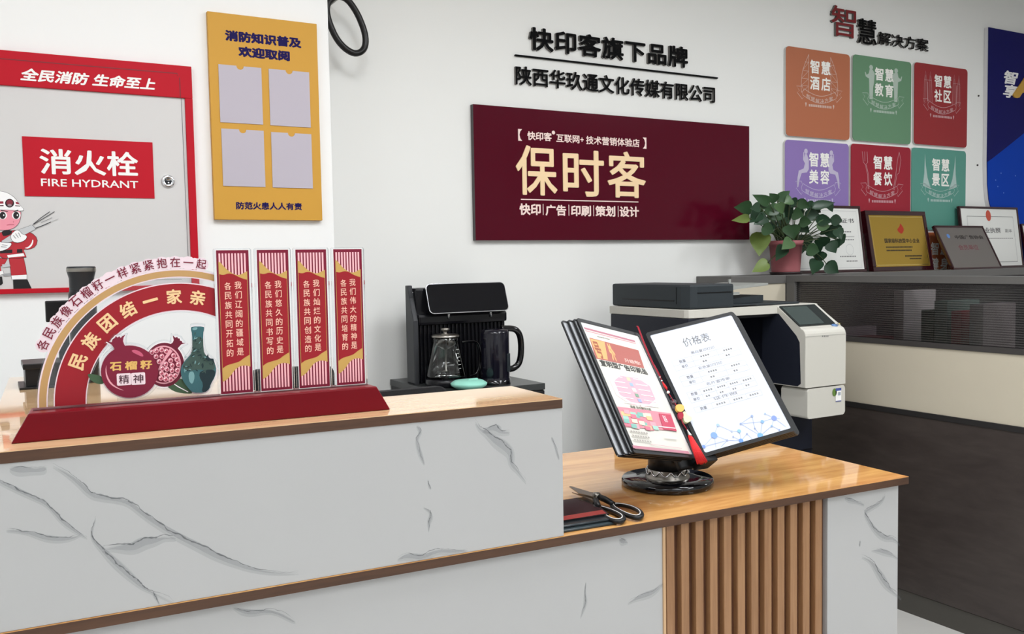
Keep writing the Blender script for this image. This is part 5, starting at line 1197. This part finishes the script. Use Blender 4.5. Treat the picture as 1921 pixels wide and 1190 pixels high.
ND = {'a': (430, 1065), 'b': (470, 962), 'c': (325, 1180), 'd': (565, 1115), 'e': (610, 1025), 'f': (685, 1022), 'g': (625, 1080), 'h': (705, 1120), 'i': (765, 1050), 'j': (700, 948), 'k': (815, 870), 'l': (845, 995), 'm': (900, 1068), 'n': (920, 926), 'o': (1040, 890), 'p': (948, 846), 'q': (1016, 970), 'r': (1095, 1010), 's': (1160, 978), 't': (450, 1190), 'u': (500, 1185), 'v': (820, 1105), 'w': (1100, 895)}
for s_ in 'ab ac ad at be ef fh gh hd hi iv jk jm kl lm mn no po oq qr os nj dc qm du ow'.split():
    if s_[1] in ND: rline([ND[s_[0]], ND[s_[1]]], .0009, (150, 166, 206))
for k_, r, c in (('a', .0075, (120, 152, 224)), ('o', .0062, (120, 140, 220)), ('m', .0065, (110, 160, 216)), ('h', .005, (96, 136, 200)), ('f', .0042, (130, 176, 206)), ('n', .004, (120, 160, 210)), ('b', .0036, (150, 176, 206)), ('c', .004, (110, 140, 210)), ('k', .003, (140, 156, 190)), ('e', .0022, (160, 170, 196)), ('d', .0022, (150, 160, 190)), ('g', .002, (140, 150, 180)), ('i', .002, (150, 160, 190)), ('j', .0024, (140, 156, 190)), ('l', .0022, (150, 160, 190)), ('p', .0022, (150, 170, 200)), ('q', .0024, (130, 160, 200)), ('r', .0022, (130, 150, 190))): rdot(*ND[k_], r, c)
pr2.build('price_list_print', None, rsh)
# red tassel charm hanging down the spine
tz = .016
def sq(x, y, z=tz): p = SP.px(1230 + x / 4.96, 640 + y / 4.96, z); return SP.p(p[0], p[1], z)
tc_ = thing('tassel_charm', sq(-175, -140, .008), 'red tassel charm with beads hanging down the binder spine', 'charm')
M_TRED = mat('tassel_red', (206, 34, 38), .6, bump=(300, .6)); M_CORD = mat('cord_red', (150, 20, 40), .6)
c_pts = [sq(-178, -138, .006), sq(-168, -130), sq(-120, 0), sq(-70, 120), sq(-30, 210), sq(0, 260), sq(40, 335), sq(117, 478), sq(165, 560), sq(200, 610), sq(250, 760), sq(300, 840)]
B().tube(c_pts, .0011, 6).build('cord', M_CORD, tc_)
q2 = [p + e1 * .0025 for p in c_pts[:7]]; B().tube(q2, .0010, 6).build('cord', M_CORD, tc_)
def bead(x, y, r, m, name='bead'):
    p = sq(x, y); B().lathe([(0, -r)] + [(r * math.cos(math.radians(t)), r * math.sin(math.radians(t))) for t in range(-75, 80, 15)] + [(0, r)], p, 16, d_).build(name, m, tc_)
M_PEARL = mat('pearl', (238, 230, 222), .2); M_JADE = mat('jade', (216, 218, 170), .25)
bead(40, 337, .0016, M_PEARL); bead(57, 370, .0018, M_PEARL); bead(117, 478, .0034, M_PEARL); bead(142, 535, .0022, M_DARK); bead(165, 572, .0034, mat('bead_plum', (92, 70, 74), .3))
B().tube([sq(64, 384), sq(80, 412), sq(100, 440), sq(106, 452)], [.001, .0028, .0026, .001], 8).build('knot', M_TRED, tc_)
def trinket(pts, col, t0, t1, name):
    B().use(mat('trinket_%d_%d_%d' % col, col, .3)).prism(SP, smooth([SP.px(1230 + x / 4.96, 640 + y / 4.96, tz) for x, y in pts], 2), t0, t1).build(name, None, tc_)
trinket([(135, 545), (185, 535), (205, 560), (185, 590), (190, 625), (165, 630), (160, 580)], (70, 60, 64), .010, .014, 'trinket')
trinket([(180, 600), (225, 590), (262, 605), (262, 650), (225, 668), (192, 650)], (214, 170, 90), .012, .018, 'trinket')
trinket([(205, 660), (250, 660), (262, 700), (240, 735), (215, 720)], (150, 26, 50), .012, .017, 'trinket')
trinket([(250, 665), (275, 650), (300, 690), (340, 705), (335, 740), (290, 765), (262, 740)], (212, 212, 170), .010, .016, 'trinket')
B().lathe([(.0012, 0), (.0022, -.006), (.0042, -.014), (.0044, -.017), (0, -.017)], sq(292, 826), 14, (sq(292, 826) - sq(325, 890)).normalized()).build('cap', M_STEEL, tc_)
tb = B(); p0 = sq(316, 880); ax = (sq(432, 1130, .020) - p0); Ln = ax.length; ax.normalize(); sdv = ax.cross(e2).normalized(); up_ = sdv.cross(ax)
rnd = random.Random(2)
tb.lathe([(0, 0), (.0042, 0), (.006, Ln * .25), (.0095, Ln * .7), (.0118, Ln * .98), (0, Ln)], p0, 20, ax, sdv, sy=.6)
for k in range(70):
    a = 2 * math.pi * k / 70; ro = .0125 * rnd.uniform(.9, 1.05); tip = p0 + ax * Ln * rnd.uniform(.97, 1.03) + (sdv * math.cos(a) + up_ * math.sin(a) * .62) * ro
    s0 = p0 + (sdv * math.cos(a) + up_ * math.sin(a) * .62) * .0042; tb.tube([s0, s0.lerp(tip, .5) + (sdv * math.cos(a) + up_ * math.sin(a) * .6) * .0006, tip], .00055, 4)
tb.build('tassel', M_TRED, tc_)

# ------------------------------------------------------------------ report folders and scissors by the shelf end
def onl(x, y, z): return on_z(960 + x / 4.96, 900 + y / 4.96, z)
PLN = lambda z: Fr(Vector((0, 0, z)), UA, VA)
def cu(p): return (p.dot(UA), p.dot(VA))
def folder_flat(far_r, near_r, z, th, m, label, stripe=None, bar=None):
    a = cu(onl(*far_r, z + th)); c = cu(onl(*near_r, z + th)); dx, dy = c[0] - a[0], c[1] - a[1]
    W = .22; f = (math.cos(-.04), math.sin(-.04))
    pts = [(c[0] - W * f[0], c[1] - W * f[1]), c, a, (a[0] - W * f[0], a[1] - W * f[1])]
    t = thing('report_folder', PLN(z).p((c[0] + a[0]) / 2 - .1, (c[1] + a[1]) / 2, 0), label, 'folder', 'report folders by the scissors')
    cov = B().use(m).prism(PLN(z), pts, .0, th).build('cover', None, t)
    if stripe: B().poly(PLN(z), [(c[0] - W * f[0], c[1] + .004), (c[0] - .003, c[1] + .004), (c[0] + dx * -.22 - .004, c[1] - dy * .22), (c[0] - dx * .22 - W, c[1] - dy * .22)], th + .0003).build('red_print', stripe, cov)
    if bar:
        fr = Fr(PLN(z).p(c[0], c[1], 0), UA * f[0] + VA * f[1], ZA)
        B().tube([fr.p(-W, th * .5, .0), fr.p(.004, th * .5, .0)], th * .62, 10).build('binding_bar', bar, t)
    return t
M_FB = mat('folder_black', (18, 16, 18), .1, coat=.4); M_FS = mat('folder_slate', (52, 62, 66), .3)
folder_flat((790, 350), (955, 398), ZL_ + .0003, .0045, M_FS, 'lowest slate report folder, under the black ones beside the scissors', None, M_FS)
folder_flat((720, 290), (925, 362), ZL_ + .0052, .0045, mat('folder_ink', (30, 34, 38), .25), 'middle dark report folder under the glossy black and red cover', None, mat('folder_bar', (44, 50, 54), .25))
folder_flat((700, 158), (905, 318), ZL_ + .0101, .003, M_FB, 'topmost glossy black report folder with a red edge under the scissors', mat('folder_red', (140, 38, 34), .15))
zs_ = ZL_ + .0150
sc = thing('scissors', onl(830, 200, zs_), 'black handled scissors lying across the report folders', 'scissors')
PS = Fr(Vector((0, 0, zs_)), XA, YA)
def sp(x, y, z=0): p = onl(x, y, zs_ + z); return (p.x, p.y)
M_BLD = mat('blade_steel', (140, 130, 118), .25, metal=1.0)
B().prism(PS, [sp(535, 88), sp(548, 84), sp(640, 112), sp(740, 142), sp(805, 160), sp(790, 195), sp(715, 172), sp(625, 152)], .004, .0056).build('blade', M_BLD, sc)
B().prism(PS, [sp(560, 130), sp(640, 150), sp(740, 160), sp(800, 175), sp(770, 215), sp(740, 200), sp(650, 165)], .0012, .0028).build('blade', M_BLD, sc)
def handle(pts, w, zz):
    lp = smooth([sp(x, y) for x, y in pts], 2); n = len(lp)
    P = [PS.p(x, y, zz) for x, y in lp]; h = B().tube(P, .0048, 8, True).build('handle', mat('grip_black', (20, 20, 22), .4), sc)
    cx_ = sum(p[0] for p in lp) / n; cy_ = sum(p[1] for p in lp) / n
    Q_ = [PS.p(cx_ + (x - cx_) * .90, cy_ + (y - cy_) * .90, zz + .0042) for x, y in lp]; B().tube(Q_, .0009, 6, True).build('grip_line', mat('grip_white', (226, 224, 222), .4), h)
    return h
h1 = handle([(800, 220), (850, 228), (950, 262), (1035, 305), (1045, 340), (1000, 358), (920, 345), (850, 300), (810, 255)], 0, -.008)
h2 = handle([(925, 200), (990, 196), (1110, 218), (1200, 262), (1215, 305), (1170, 325), (1090, 305), (1000, 265), (945, 230)], 0, -.008)
b = B().use(mat('grip_black', (20, 20, 22), .4))
b.tube([PS.p(*sp(780, 200), .002), PS.p(*sp(812, 238), -.004)], [.0065, .0055], 8); b.tube([PS.p(*sp(795, 172), .004), PS.p(*sp(870, 190), .001), PS.p(*sp(945, 212), -.004)], [.0065, .0068, .0055], 8)
b.build('shank', None, sc)
pv = sp(788, 172); B().lathe([(.0085, 0), (.0085, .004), (.006, .0055), (0, .0055)], PS.p(pv[0], pv[1], .0055), 20).build('pivot_screw', M_STEEL, sc)
